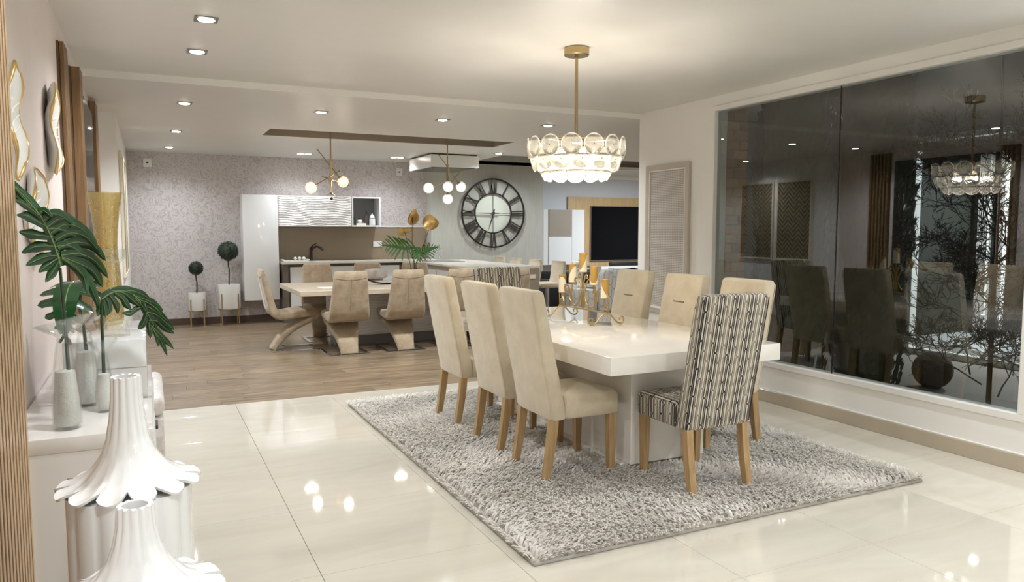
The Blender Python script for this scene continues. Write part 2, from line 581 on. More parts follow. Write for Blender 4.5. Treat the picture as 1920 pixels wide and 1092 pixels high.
def m_leaf():
    m, nt, p = newmat('glossy_dark_leaf')
    g = NG(nt)
    n = g.noise(g.coord(), 9, 3)
    g.link(g.ramp(n, [(0.3, (0.005, 0.030, 0.008)), (0.75, (0.016, 0.080, 0.020))]), p.inputs['Base Color'])
    p.inputs['Roughness'].default_value = 0.22
    p.inputs['Coat Weight'].default_value = 0.3
    g.link(g.bump(g.noise(g.coord(), 35, 2), 0.3, 0.004), p.inputs['Normal'])
    return m


def m_brick():
    m, nt, p = newmat('brown_brick')
    g = NG(nt)
    c = g.ramp(g.info(), [(0.0, (0.50, 0.26, 0.10)), (0.3, (0.66, 0.36, 0.14)), (0.6, (0.34, 0.20, 0.15)), (0.85, (0.72, 0.42, 0.18))])
    n = g.noise(g.coord(), 30, 4)
    g.link(g.mix(g.m('MULTIPLY', n, 0.4), c, (0.12, 0.08, 0.05)), p.inputs['Base Color'])
    p.inputs['Roughness'].default_value = 0.85
    g.link(g.bump(n, 0.5, 0.006), p.inputs['Normal'])
    return m


def m_rug():
    m, nt, p = newmat('silver_grey_shag')
    g = NG(nt)
    geo = nt.nodes.new('ShaderNodeNewGeometry')
    r = geo.outputs['Random Per Island']
    n = g.noise(g.coord(), 1.5, 3, 0.55, 0.6)
    f = g.m('ADD', g.m('MULTIPLY', r, 0.42), g.m('MULTIPLY', g.ramp(n, [(0.38, (0, 0, 0)), (0.62, (1, 1, 1))]), 0.58))
    g.link(g.ramp(f, [(0.05, (0.50, 0.46, 0.41)), (0.45, (0.76, 0.72, 0.66)), (0.9, (0.92, 0.89, 0.84))]), p.inputs['Base Color'])
    p.inputs['Roughness'].default_value = 0.6
    p.inputs['Sheen Weight'].default_value = 0.5
    tl = nt.nodes.new('ShaderNodeBsdfTranslucent'); tl.inputs[0].default_value = (0.88, 0.85, 0.79, 1)
    mx = nt.nodes.new('ShaderNodeMixShader'); mx.inputs[0].default_value = 0.35
    out = [n for n in nt.nodes if n.type == 'OUTPUT_MATERIAL'][0]
    g.link(p.outputs[0], mx.inputs[1]); g.link(tl.outputs[0], mx.inputs[2]); g.link(mx.outputs[0], out.inputs[0])
    return m


def m_lattice():
    m, nt, p = newmat('silver_lattice_print')
    g = NG(nt)
    x, y, z = g.sep(g.coord())
    a = g.m('SINE', g.m('MULTIPLY', g.m('ADD', y, z), 190.0))
    b = g.m('SINE', g.m('MULTIPLY', g.m('SUBTRACT', y, z), 190.0))
    k = g.m('MULTIPLY', a, b)
    g.link(g.ramp(g.m('ADD', g.m('MULTIPLY', k, 0.5), 0.5), [(0.35, (0.70, 0.66, 0.60)), (0.62, (0.34, 0.31, 0.28))]), p.inputs['Base Color'])
    p.inputs['Roughness'].default_value = 0.3
    g.link(g.bump(k, 0.4, 0.004), p.inputs['Normal'])
    return m


def m_herring():
    m, nt, p = newmat('bronze_chevron_relief')
    g = NG(nt)
    x, y, z = g.sep(g.coord())
    zig = g.m('ABSOLUTE', g.m('SUBTRACT', g.m('FRACT', g.m('MULTIPLY', y, 4.5)), 0.5))
    k = g.m('FRACT', g.m('ADD', g.m('MULTIPLY', z, 13.0), g.m('MULTIPLY', zig, 3.0)))
    g.link(g.ramp(k, [(0.0, (0.04, 0.035, 0.025)), (0.25, (0.25, 0.20, 0.12)), (0.6, (0.48, 0.40, 0.26)), (1.0, (0.10, 0.08, 0.05))]), p.inputs['Base Color'])
    p.inputs['Roughness'].default_value = 0.35
    p.inputs['Metallic'].default_value = 0.3
    g.link(g.bump(k, 0.6, 0.01), p.inputs['Normal'])
    return m


M['leaf'] = m_leaf()
M['vein'] = plain('pale_leaf_vein', (0.16, 0.26, 0.08), 0.35)
M['brick'] = m_brick()
M['rug'] = m_rug()
M['lattice'] = m_lattice()
M['herring'] = m_herring()
M['throw'] = m_fabric('silver_brocade', (0.50, 0.45, 0.41), (0.74, 0.70, 0.68), 0.4, 40, 0.3, 14)

# ------------------------------------------------------------------ floor
fl = MB().box(-0.6, 11.6, -3.1, YT, -0.14, -0.012).box(-0.6, 11.6, YT, 14.6, -0.14, -0.012).build('floor', M['grout'])
struct(fl)
TS = 0.772
tile_me = None
ny0, nx0 = 3.037, 0.598
k = 0
for j in range(-8, 6):
    y0 = ny0 + j * TS
    y1 = min(y0 + TS, YT)
    if y1 - y0 < 0.05: continue
    for i in range(-2, 6):
        x0 = max(nx0 + i * TS, -0.42); x1 = min(nx0 + (i + 1) * TS, 4.584)
        if x1 - x0 < 0.03: continue
        o = MB().box(x0 + 0.001, x1 - 0.001, y0 + 0.001, y1 - 0.001, -0.012, 0.0, 0.0008).build('tile', M['tile'], fl)
PW = 0.192
far = MB()
for j in range(0, 37):
    y0 = YT + 0.004 + j * PW
    x = -0.42 - random.random() * 1.1
    while x < 11.4:
        L = 1.28
        a, b = max(x, -0.42), min(x + L, 11.5)
        if y0 > 7.9 and a < -0.24: a = -0.24
        if b - a > 0.05:
            if a < 6.3 and y0 < YB:
                MB().box(a + 0.0008, b - 0.0008, y0 + 0.0008, y0 + PW - 0.0008, -0.012, 0.0, 0.001).build('plank', M['plank'], fl)
            else:
                far.box(a + 0.0008, b - 0.0008, y0 + 0.0008, y0 + PW - 0.0008, -0.012, 0.0)
        x += L
tag(far.build('planks', M['plank'], fl), kind='stuff')
struct(MB().box(-0.42, 4.584, YT - 0.003, YT + 0.005, -0.012, 0.001).build('trim_1', M['gloss_cream']), 'pale threshold strip between tile and wood floor')

# ------------------------------------------------------------------ walls
struct(MB().box(-0.6, XL, -3.1, 8.3, 0, ZN).box(-0.6, -0.24, 8.3, YB, 0, ZF).build('wall_left', M['pink_wall']))
struct(MB().box(-0.2401, -0.236, 8.3, YB, 0, ZF).box(XL, -0.237, 8.296, 8.3, 0, ZN).build('trim_2', M['white_wall']), 'white wall lining past the blush wall')
struct(MB().box(-0.6, 4.3, YB, YB + 0.15, 0, ZF).build('wall_back', M['paper']))
struct(MB().box(4.3, 6.43, 12.0, 12.45, 0, ZF + 0.2).box(6.38, 6.43, 12.46, 13.3, 0, ZF + .2).build('wall_kitchen', M['stone_wall']))
struct(MB().box(6.3, 11.6, 13.2, 13.35, 0, 2.85).build('wall_far_right', M['grey_wall']))
struct(MB().box(11.5, 11.65, 6.3, 13.3, 0, 2.85).build('wall_end', M['grey_wall']))
struct(MB().box(-0.6, 4.8, -3.1, -2.95, 0, ZN).build('wall_front', M['white_wall']))
GZ0, GZ1, GY0, GY1 = 0.34, 2.475, 2.62, 5.31
w = MB()
w.box(XR, XR + 0.16, -3.1, GY0 - 0.05, 0, ZN)
w.box(XR, XR + 0.16, GY0 - 0.05, GY1 + 0.03, 0, GZ0 - 0.045)
w.box(XR, XR + 0.16, GY0 - 0.05, GY1 + 0.03, GZ1 + 0.045, ZN)
w.box(XR, XR + 0.16, GY1 + 0.03, 6.46, 0, ZN)
struct(w.build('wall_right', M['white_wall']))
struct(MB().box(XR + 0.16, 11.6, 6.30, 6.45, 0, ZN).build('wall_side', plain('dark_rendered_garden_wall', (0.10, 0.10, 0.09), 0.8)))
# window: frame, panes
wf = MB()
wf.box(XR - 0.012, XR + 0.10, GY0 - 0.05, GY1 + 0.03, GZ1, GZ1 + 0.045, 0.003)
wf.box(XR - 0.012, XR + 0.10, GY0 - 0.05, GY1 + 0.03, GZ0 - 0.045, GZ0, 0.003)
wf.box(XR - 0.012, XR + 0.10, GY1, GY1 + 0.03, GZ0, GZ1, 0.003)
wf.box(XR - 0.012, XR + 0.10, GY0 - 0.05, GY0, GZ0, GZ1, 0.003)
win = struct(wf.build('window_1', M['trim']), 'large fixed window looking into the dark garden')
for a, b in ((GY0, 3.987), (3.993, GY1)):
    MB().face([(XR + 0.03, a, GZ0), (XR + 0.03, b, GZ0), (XR + 0.03, b, GZ1), (XR + 0.03, a, GZ1)])
    mb = MB(); mb.face([(XR + 0.03, a, GZ0), (XR + 0.03, b, GZ0), (XR + 0.03, b, GZ1), (XR + 0.03, a, GZ1)])
    mb.build('pane', M['window'], win)
MB().box(XR + 0.027, XR + 0.033, 3.987, 3.993, GZ0, GZ1).build('silicone_joint', M['iron'], win)
# baseboards
bb = MB().box(4.570, XR, -3.0, 6.46, 0.0, 0.098, 0.002)
bo = struct(bb.build('baseboard_right', M['base_tile']))
struct(MB().box(4.574, XR, -3.0, 6.46, 0.099, 0.107).build('trim_3', M['trim']), 'thin white bead above the tile baseboard')
struct(MB().box(-0.236, 4.3, YB - 0.015, YB, 0, 0.10).build('baseboard_back', M['base_dark']))
struct(MB().box(XL, XL + 0.012, -3.0, 8.29, 0, 0.10).build('baseboard_left', M['base_tile']))

# ------------------------------------------------------------------ ceiling
struct(MB().box(-0.6, 4.75, -3.1, 6.45, ZN, ZN + 0.2).build('ceiling', M['ceiling']))
struct(MB().box(XL, XR, 6.440, 6.452, ZF - 0.001, ZN + 0.01).build('trim_7', plain('lit_ceiling_step_tint', (0.90, 0.88, 0.83), 0.5, var=0)), 'riser of the small ceiling step, coloured lighter as if catching light')  # lighter colour stands in for light caught by the riser
c = MB()
HX0, HX1, HY0, HY1 = 1.28, 4.32, 8.85, 9.52      # slot over the breakfast table
TX0, TX1, TY0, TY1 = 4.9, 9.6, 10.45, 12.1       # tray towards the television room
zt = ZF + 0.32
c.box(-0.6, 11.6, 6.45, HY0, ZF, zt)
c.box(-0.6, HX0, HY0, HY1, ZF, zt)
c.box(HX1, 11.6, HY0, HY1, ZF, zt)
c.box(-0.6, 11.6, HY1, TY0, ZF, zt)
c.box(-0.6, TX0, TY0, 13.3, ZF, zt)
c.box(TX1, 11.6, TY0, 13.3, ZF, zt)
c.box(TX0, TX1, TY1, 13.3, ZF, zt)
struct(c.build('ceiling', M['ceiling']))
sl = MB()
sl.box(HX0, HX1, HY0, HY1, ZF + 0.16, ZF + 0.165)
sl.box(HX0, HX1, HY1 - 0.004, HY1, ZF + 0.003, ZF + 0.16)
sl.box(HX0, HX0 + 0.004, HY0, HY1, ZF + 0.003, ZF + 0.16)
sl.box(HX1 - 0.004, HX1, HY0, HY1, ZF + 0.003, ZF + 0.16)
struct(sl.build('trim_4', M['taupe']), 'taupe lined ceiling recess over the breakfast table')
sl = MB()
sl.box(TX0, TX1, TY0, TY1, zt - 0.06, zt - 0.05)
sl.box(TX0, TX1, TY1 - 0.004, TY1, ZF + 0.06, zt - 0.06)
struct(sl.build('trim_5', M['taupe']), 'dark recess of the tray ceiling')
struct(MB().box(TX0, TX1, TY1 - 0.10, TY1, ZF - 0.001, ZF + 0.06, 0.004).box(6.43, 11.4, 13.1, 13.2, 2.46, ZF, 0.004).build('trim_6', M['trim']), 'white cornice under the tray ceiling')

# ------------------------------------------------------------------ wall decoration left
def slat_panel(name, label, x0, x1, y0, y1, z0, z1, pitch, mat, round_=False, backmat='rod_back'):
    t = thing(name, label, 'wall panel', ((x0 + x1) / 2, (y0 + y1) / 2, z0))
    ox, oy, oz = t.location
    MB().box(x0 - ox, x0 - ox + 0.012, y0 - oy, y1 - oy, 0, z1 - z0).build('backing', M[backmat], t)
    n = int(round((y1 - y0) / pitch))
    src = None
    for k in range(n):
        yc = y0 + (k + 0.5) * (y1 - y0) / n - oy
        if src is None:
            mb = MB()
            if round_:
                r = pitch * 0.40
                mb.lathe([(r, 0), (r, z1 - z0)], 12, (x1 - r - ox, 0, 0))
                mb.box(x0 + 0.012 - ox, x1 - r - ox, -r * 0.4, r * 0.4, 0, z1 - z0)
            else:
                mb.box(x0 + 0.012 - ox, x1 - ox, -pitch * 0.30, pitch * 0.30, 0, z1 - z0, 0.004)
            src = mb.build('slat', M['shaded_slat'] if mat == 'rod' else M[mat], t)
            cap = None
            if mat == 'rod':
                cap = MB().box(x1 - ox - 0.0005, x1 - ox + 0.0035, -0.0125, 0.0125, 0, z1 - z0, 0.001).build('lit_bronze_edge', M['rod'], src)  # lit tip keeps the bronze; the shaded side is coloured dark
            src.location.y = yc
        else:
            o = src.copy(); COL.objects.link(o); o.location.y = yc
            if cap:
                cc = cap.copy(); COL.objects.link(cc); cc.parent = o
    return t


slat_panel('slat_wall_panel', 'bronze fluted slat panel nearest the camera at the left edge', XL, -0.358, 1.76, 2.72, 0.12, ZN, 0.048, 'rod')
slat_panel('slat_wall_panel', 'narrow brown slatted wood pilaster beside the gold rimmed shells', XL, -0.383, 4.93, 5.18, 0.88, 2.47, 0.05, 'slat')
slat_panel('slat_wall_panel', 'middle and widest brown slatted wood pilaster, taller and nearer than the last', XL, -0.355, 5.64, 5.86, 0.12, 2.47, 0.055, 'slat')
slat_panel('slat_wall_panel', 'black fluted gloss panel between the two farther wood pilasters', XL, -0.385, 5.90, 7.36, 0.25, 2.40, 0.075, 'fluted', True, 'fluted')
slat_panel('slat_wall_panel', 'brown slatted wood pilaster farthest back on the blush wall', XL, -0.362, 7.42, 7.75, 0.12, 2.52, 0.055, 'slat')

def shell(label, cy, cz, L, wd, seed, tilt):
    rnd = random.Random(seed)
    t = thing('wall_shell', label, 'wall art', (XL, cy, cz), 0, 'gilded white shells on the blush wall')
    N = 40
    prof = []
    ph = [rnd.random() * 6.28 for _ in range(4)]
    for k in range(N):
        a = 2 * PI * k / N
        s = 1 + 0.07 * math.sin(3 * a + ph[0]) + 0.05 * math.sin(5 * a + ph[1]) + 0.03 * math.sin(9 * a + ph[2])
        waist = 1 - 0.18 * math.exp(-((math.sin(a) - 0.1) ** 2) / 0.05)
        prof.append((math.cos(a) * wd / 2 * s * waist, math.sin(a) * L / 2 * s))
    def ring(f, x):
        out = []
        for (yy, zz) in prof:
            out.append((x + tilt * yy * f + 0.012 * math.sin(zz * 22 + ph[3]) * f, yy * f, zz * f))
        return out
    mb = MB()
    mb.loft([ring(0.80, 0.004), ring(0.98, 0.022), ring(1.0, 0.032), ring(0.93, 0.035), ring(0.6, 0.026), ring(0.25, 0.02), ring(0.02, 0.018)])
    mb.build('plate', M['shell_white'], t, 60)
    mb = MB()
    mb.tube([(p[0] + 0.002, p[1], p[2]) for p in ring(1.0, 0.033)], [0.0025 + 0.005 * abs(math.sin(k * 0.35 + seed)) ** 3 for k in range(N)], 6, loop=True)
    mb.build('gilded_rim', M['gold'], t, 60)
    mb = MB()
    for q in range(7):
        zz = (q - 3) * L * 0.11
        mb.tube([(0.030, -wd * 0.28, zz - 0.02), (0.024, 0, zz), (0.032, wd * 0.28, zz + 0.03)], 0.0035, 5)
    mb.build('ridges', M['shell_white'], t, 60)
    return t


shell('white shell wall plate with gold rim, highest and nearest the bronze slats', 3.07, 1.79, 0.37, 0.24, 3, 0.05)
shell('white shell wall plate with broad gold edge beside the narrow wood pilaster', 4.36, 1.915, 0.43, 0.50, 8, -0.04)
shell('lowest white shell wall plate, partly hidden by the big leaf', 3.55, 1.49, 0.33, 0.42, 5, 0.03)

for (y0, y1, lab) in ((8.66, 9.40, 'bronze chevron relief picture nearer on the kitchen side wall'), (9.47, 10.25, 'bronze chevron relief picture farther on the kitchen side wall')):
    t = thing('wall_relief', lab, 'picture', (-0.236, (y0 + y1) / 2, 1.58))
    h = (y1 - y0) / 2
    MB().box(0.002, 0.02, -h + 0.03, h - 0.03, -0.62, 0.62).build('relief', M['herring'], t)
    fr = MB().box(0.002, 0.028, -h, -h + 0.03, -0.65, 0.65, .002).box(0.002, 0.028, h - 0.03, h, -0.65, 0.65, .002)
    fr.box(0.002, 0.028, -h + 0.03, h - 0.03, 0.62, 0.65, .002).box(0.002, 0.028, -h + 0.03, h - 0.03, -0.65, -0.62, .002).build('frame', M['candle_cream'], t)

# lattice picture on the right wall
t = thing('lattice_picture', 'tall silver lattice picture in a pale frame on the white wall', 'picture', (XR, 5.965, 1.33))
MB().box(-0.02, -0.001, -0.275, 0.275, -0.67, 0.67).build('lattice', M['lattice'], t)
fr = MB()
for (a, b, c_, d) in ((-0.335, -0.285, -0.73, 0.73), (0.285, 0.335, -0.73, 0.73), (-0.285, 0.285, 0.68, 0.73), (-0.285, 0.285, -0.73, -0.68)):
    fr.box(-0.035, -0.001, a, b, c_, d, 0.003)
fr.build('frame', plain('champagne_frame', (0.52, 0.46, 0.39), 0.35, metal=0.2), t)
fr = MB()
for (a, b, c_, d) in ((-0.285, -0.272, -0.68, 0.68), (0.272, 0.285, -0.68, 0.68), (-0.272, 0.272, 0.667, 0.68), (-0.272, 0.272, -0.68, -0.667)):
    fr.box(-0.03, -0.001, a, b, c_, d)
fr.build('inner_bead', M['satin_white'], t)

# ------------------------------------------------------------------ downlights
src = None
names = {0: 'square recessed spotlight, second from the left wall corner nearest the camera'}
vis = [(0, 'square recessed ceiling spotlight above the shells, nearest to the camera'),
       (1, 'square recessed ceiling spotlight just before the ceiling step on the left'),
       (9, 'recessed ceiling spotlight just past the ceiling step, by the left wall'),
       (10, 'recessed ceiling spotlight halfway down the left wall of the kitchen'),
       (11, 'recessed ceiling spotlight at the far left above the two topiaries'),
       (12, 'recessed ceiling spotlight in front of the ceiling recess, left of the amber pendant'),
       (13, 'recessed ceiling spotlight in front of the opal globe pendant'),
       (14, 'recessed ceiling spotlight right behind the chandelier stem'),
       (15, 'twin recessed spotlight above the rippled wall cabinet'),
       (16, 'twin recessed spotlight beside the extractor hood'),
       (17, 'recessed ceiling spotlight at the right end of the ceiling recess')]
def downlight(x, y, z, label, twin=False):
    t = thing('ceiling_spotlight', label, 'spotlight', (x, y, z), 0, 'recessed ceiling spotlights')
    s = 0.062
    hw = s * (1.8 if twin else 1)
    MB().box(-hw, hw, -s, s, -0.006, -0.0005, 0.001).build('trim_plate', M['silver'], t)
    for dx in ((-0.055, 0.055) if twin else (0,)):
        MB().lathe([(0.040, -0.010), (0.046, -0.006)], 20, (dx, 0, 0)).build('lens', M['bulb'], t)
    return t
for i, lab in vis:
    x, y, z, p = DOWN[i]
    downlight(x, y, z, lab, 'twin' in lab)

# ------------------------------------------------------------------ chandelier
t = thing('disc_chandelier', 'brass chandelier of frosted glass discs hanging over the dining table', 'chandelier', (CH.x, CH.y, ZN))
zc = CH.z - ZN
MB().lathe([(0.078, -0.052), (0.082, -0.048), (0.082, -0.004), (0.078, -0.0005)], 32).build('canopy', M['brass'], t)
MB().tube([(0, 0, -0.05), (0, 0, zc + 0.10)], 0.0105, 12).build('stem', M['brass'], t)
fr = MB()
for (rr, zz) in ((0.30, zc + 0.10), (0.27, zc + 0.0), (0.22, zc - 0.09)):
    fr.tube([(rr * math.cos(a * PI / 16), rr * math.sin(a * PI / 16), zz) for a in range(32)], 0.006, 6, loop=True)
for k in range(4):
    a = k * PI / 2 + 0.4
    fr.tube([(0, 0, zc + 0.10), (0.30 * math.cos(a), 0.30 * math.sin(a), zc + 0.10)], 0.005, 6)
    fr.tube([(0.30 * math.cos(a), 0.30 * math.sin(a), zc + 0.10), (0.22 * math.cos(a), 0.22 * math.sin(a), zc - 0.09)], 0.004, 6)
fr.build('ring_frame', M['brass'], t)
src = MB()
R0 = 0.063
rings = []
for (rf, x) in ((1.0, 0.0), (0.94, 0.004), (0.5, 0.0055), (0.05, 0.006), (0.05, 0.012), (0.5, 0.0115), (0.94, 0.012), (1.0, 0.008)):
    rings.append([(x, R0 * rf * math.cos(2 * PI * k / 24), R0 * rf * math.sin(2 * PI * k / 24)) for k in range(24)])
disc0 = src.loft(rings).build('glass_disc', M['opal'], t)
rim0 = MB().tube([(0.006, R0 * math.cos(2 * PI * k / 24), R0 * math.sin(2 * PI * k / 24)) for k in range(24)], 0.0045, 6, loop=True).build('disc_rim', M['disc_rim'], disc0)
stud0 = MB().ball((0.014, 0, 0), 0.0042, 8, 6).build('stud', M['silver'], disc0)
first = True
for (rr, zz, n, ph, tilt) in ((0.308, zc + 0.060, 14, 0.05, 3), (0.282, zc - 0.022, 14, 0.27, 14), (0.228, zc - 0.09, 12, 0.0, 30)):
    for k in range(n):
        a = 2 * PI * k / n + ph
        d = disc0 if first else disc0.copy()
        if not first:
            COL.objects.link(d)
            for ch in (rim0, stud0):
                cc = ch.copy(); cc.parent = d; COL.objects.link(cc)
        first = False
        d.location = (rr * math.cos(a), rr * math.sin(a), zz)
        d.rotation_euler = (0, R(tilt), a)
for k in range(6):
    a = k * PI / 3 + 0.3
    o = MB().ball((0.13 * math.cos(a), 0.13 * math.sin(a), zc + 0.02), 0.022, 12, 8, (1, 1, 1.3)).build('bulb', M['bulb_warm'], t)
    MB().tube([(0.13 * math.cos(a), 0.13 * math.sin(a), zc + 0.045), (0.13 * math.cos(a), 0.13 * math.sin(a), zc + 0.10)], 0.01, 8).build('socket', M['brass'], o)

# ------------------------------------------------------------------ globe pendants
def pendant(label, x, y, ztop, arms, globemat, glow, power):
    t = thing('globe_pendant', label, 'pendant lamp', (x, y, ztop))
    MB().lathe([(0.05, -0.02), (0.05, -0.0005)], 20).build('canopy', M['brass'], t)
    MB().tube([(0, 0, -0.02), (0, 0, -0.87)], 0.0085, 10).box(-0.013, 0.013, -0.013, 0.013, -0.70, -0.45, 0.003).build('stem', M['brass'], t)
    for (p0, p1, gi) in arms:
        p0 = Vector(p0); p1 = Vector(p1)
        a = MB().tube([p0, p1], 0.0055, 8).ball(p0, 0.010, 10, 7).build('arm', M['brass'], t)
        d = (p1 - p0).normalized()
        gm, lit = gi
        gc = p1 + d * 0.062
        cup = MB().tube([p1 - d * 0.012, p1 + d * 0.006, p1 + d * 0.014], [0.012, 0.028, 0.03], 14)
        cup.build('cup', M['brass'], a)
        MB().ball(gc, 0.068, 24, 14).build('globe', M[gm], a)
        MB().ball(gc, 0.052 if gm == 'opal_g' else 0.018, 12, 8).build('bulb', M['bulb_white'] if gm == 'opal_g' else (M['bulb_warm'] if lit else M['iron']), a)
        if lit:
            wp = Vector((x, y, ztop)) + gc
            lamp('pendant_light', 'POINT', wp, power, glow, 0.05)
    return t


M['opal_g'] = m_glass('milky_opal_globe', (1, 1, 1), 0.05, 0.05, 0.7, tr=((0.55, 0.53, 0.51), 0.6))
PY, PZ = 9.18, ZF + 0.16
pendant('branching brass pendant with amber and clear glass globes over the breakfast table', 2.02, PY, PZ,
        [((0.10, 0.0, -0.58), (-0.20, -0.05, -0.76), ('amber', True)),
         ((-0.155, 0.02, -0.33), (0.10, -0.02, -0.66), ('amber', True)),
         ((-0.10, 0.0, -0.655), (0.17, 0.10, -0.72), ('clear', False)),
         ((0, 0, -0.60), (0, 0, -0.85), ('clear', False))], 'amber', WARM, 1.6)
pendant('branching brass pendant with white opal globes in front of the clock', 3.52, PY, PZ,
        [((0.02, 0.0, -0.66), (-0.22, -0.04, -0.74), ('opal_g', True)),
         ((-0.11, 0.02, -0.33), (0.16, 0.03, -0.68), ('opal_g', True)),
         ((0.20, 0.0, -0.50), (0.0, -0.10, -0.70), ('opal_g', True)),
         ((0, 0, -0.60), (0.0, 0, -0.83), ('opal_g', True))], 'opal_g', NEUT, 2.5)

# ------------------------------------------------------------------ rug
RX0, RX1, RY0, RY1 = 1.42, 3.90, 2.72, 6.0
rug = MB().box(RX0, RX1, RY0, RY1, 0.0005, 0.016, 0.004).build('shag_rug', plain('rug_backing', (0.40, 0.37, 0.33), 0.9))
tag(rug, 'thick silver grey shag rug under the dining table', 'rug')
rng = np.random.default_rng(4)
NB = 60000
bx = rng.uniform(RX0 + 0.004, RX1 - 0.004, NB); by = rng.uniform(RY0 + 0.004, RY1 - 0.004, NB)
# lean direction drifts across the rug in brushed patches
ang = 2.2 * np.sin(bx * 2.3 + 1.2 * np.sin(by * 1.7)) + 1.8 * np.cos(by * 2.6 + bx) + rng.normal(0, 0.55, NB)
edge = np.minimum(np.minimum(bx - RX0, RX1 - bx), np.minimum(by - RY0, RY1 - by))
ln = rng.uniform(0.030, 0.048, NB)
lean = rng.uniform(0.6, 1.3, NB)
wd = rng.uniform(0.0036, 0.0075, NB)
dx, dy = np.cos(ang), np.sin(ang)
# rim tufts fall outwards
m1 = edge < 0.03
ox = np.where(bx - RX0 < 0.03, -1.0, np.where(RX1 - bx < 0.03, 1.0, 0)); oy = np.where(by - RY0 < 0.03, -1.0, np.where(RY1 - by < 0.03, 1.0, 0))
dx = np.where(m1, ox * 0.8 + 0.5 * dx, dx); dy = np.where(m1, oy * 0.8 + 0.5 * dy, dy)
nn = np.hypot(dx, dy) + 1e-6; dx /= nn; dy /= nn
px, py = -dy, dx
V = np.zeros((NB, 7, 3))
for q, (t_, ww, hh) in enumerate(((0.0, 0.7, 0.0), (0.45, 1.0, 0.62), (0.8, 0.9, 0.92))):
    r_ = ln * np.sin(lean) * t_ ** 1.3
    h_ = 0.014 + ln * np.cos(lean * 0.75) * hh
    for s_ in (0, 1):
        sg = 1 if s_ else -1
        V[:, q * 2 + s_, 0] = bx + dx * r_ + sg * px * wd * ww
        V[:, q * 2 + s_, 1] = by + dy * r_ + sg * py * wd * ww
        V[:, q * 2 + s_, 2] = h_
V[:, 6, 0] = bx + dx * ln * np.sin(lean) * 1.12; V[:, 6, 1] = by + dy * ln * np.sin(lean) * 1.12
V[:, 6, 2] = 0.014 + ln * np.cos(lean * 0.75) * 0.86
base = (np.arange(NB) * 7)[:, None]
quads = np.concatenate([base + np.array([0, 1, 3, 2]), base + np.array([2, 3, 5, 4])], axis=1).reshape(-1, 4)
tris = (base + np.array([4, 5, 6])).reshape(-1, 3)
me = bpy.data.meshes.new('pile')
me.vertices.add(NB * 7); me.vertices.foreach_set('co', V.reshape(-1))
nl = quads.size + tris.size
me.loops.add(nl); me.loops.foreach_set('vertex_index', np.concatenate([quads.reshape(-1), tris.reshape(-1)]))
npoly = len(quads) + len(tris)
me.polygons.add(npoly)
st = np.concatenate([np.arange(len(quads)) * 4, len(quads) * 4 + np.arange(len(tris)) * 3])
me.polygons.foreach_set('loop_start', st)
me.update(calc_edges=True); me.validate()
me.materials.append(M['rug']); me.shade_smooth()
pile = bpy.data.objects.new('pile', me); COL.objects.link(pile); pile.parent = rug
tag(pile, kind='stuff')

# ------------------------------------------------------------------ dining table
t = thing('dining_table', 'long cream gloss dining table on a slab pedestal on the shag rug', 'table', (2.77, 4.52, 0.016))
t.location = (2.77, 4.52, 0.018)
MB().box(-0.60, 0.60, -1.23, 1.23, 0.632, 0.732, 0.004, 2).build('tabletop', M['gloss_cream'], t)
MB().box(-0.27, 0.27, -0.95, 0.90, 0.03, 0.632, 0.003).build('pedestal', M['gloss_cream'], t)
MB().box(-0.31, 0.31, -0.90, 0.86, 0.0, 0.03, 0.003).build('foot_plate', M['gloss_cream'], t)

# ------------------------------------------------------------------ parsons chairs (face +y)
def rrect(w, d, r, n=4):
    pts = []
    for (cx, cy, a0) in ((w - r, d - r, 0), (-w + r, d - r, 90), (-w + r, -d + r, 180), (w - r, -d + r, 270)):
        for k in range(n + 1):
            a = R(a0 + 90 * k / n)
            pts.append((cx + r * math.cos(a), cy + r * math.sin(a)))
    return pts


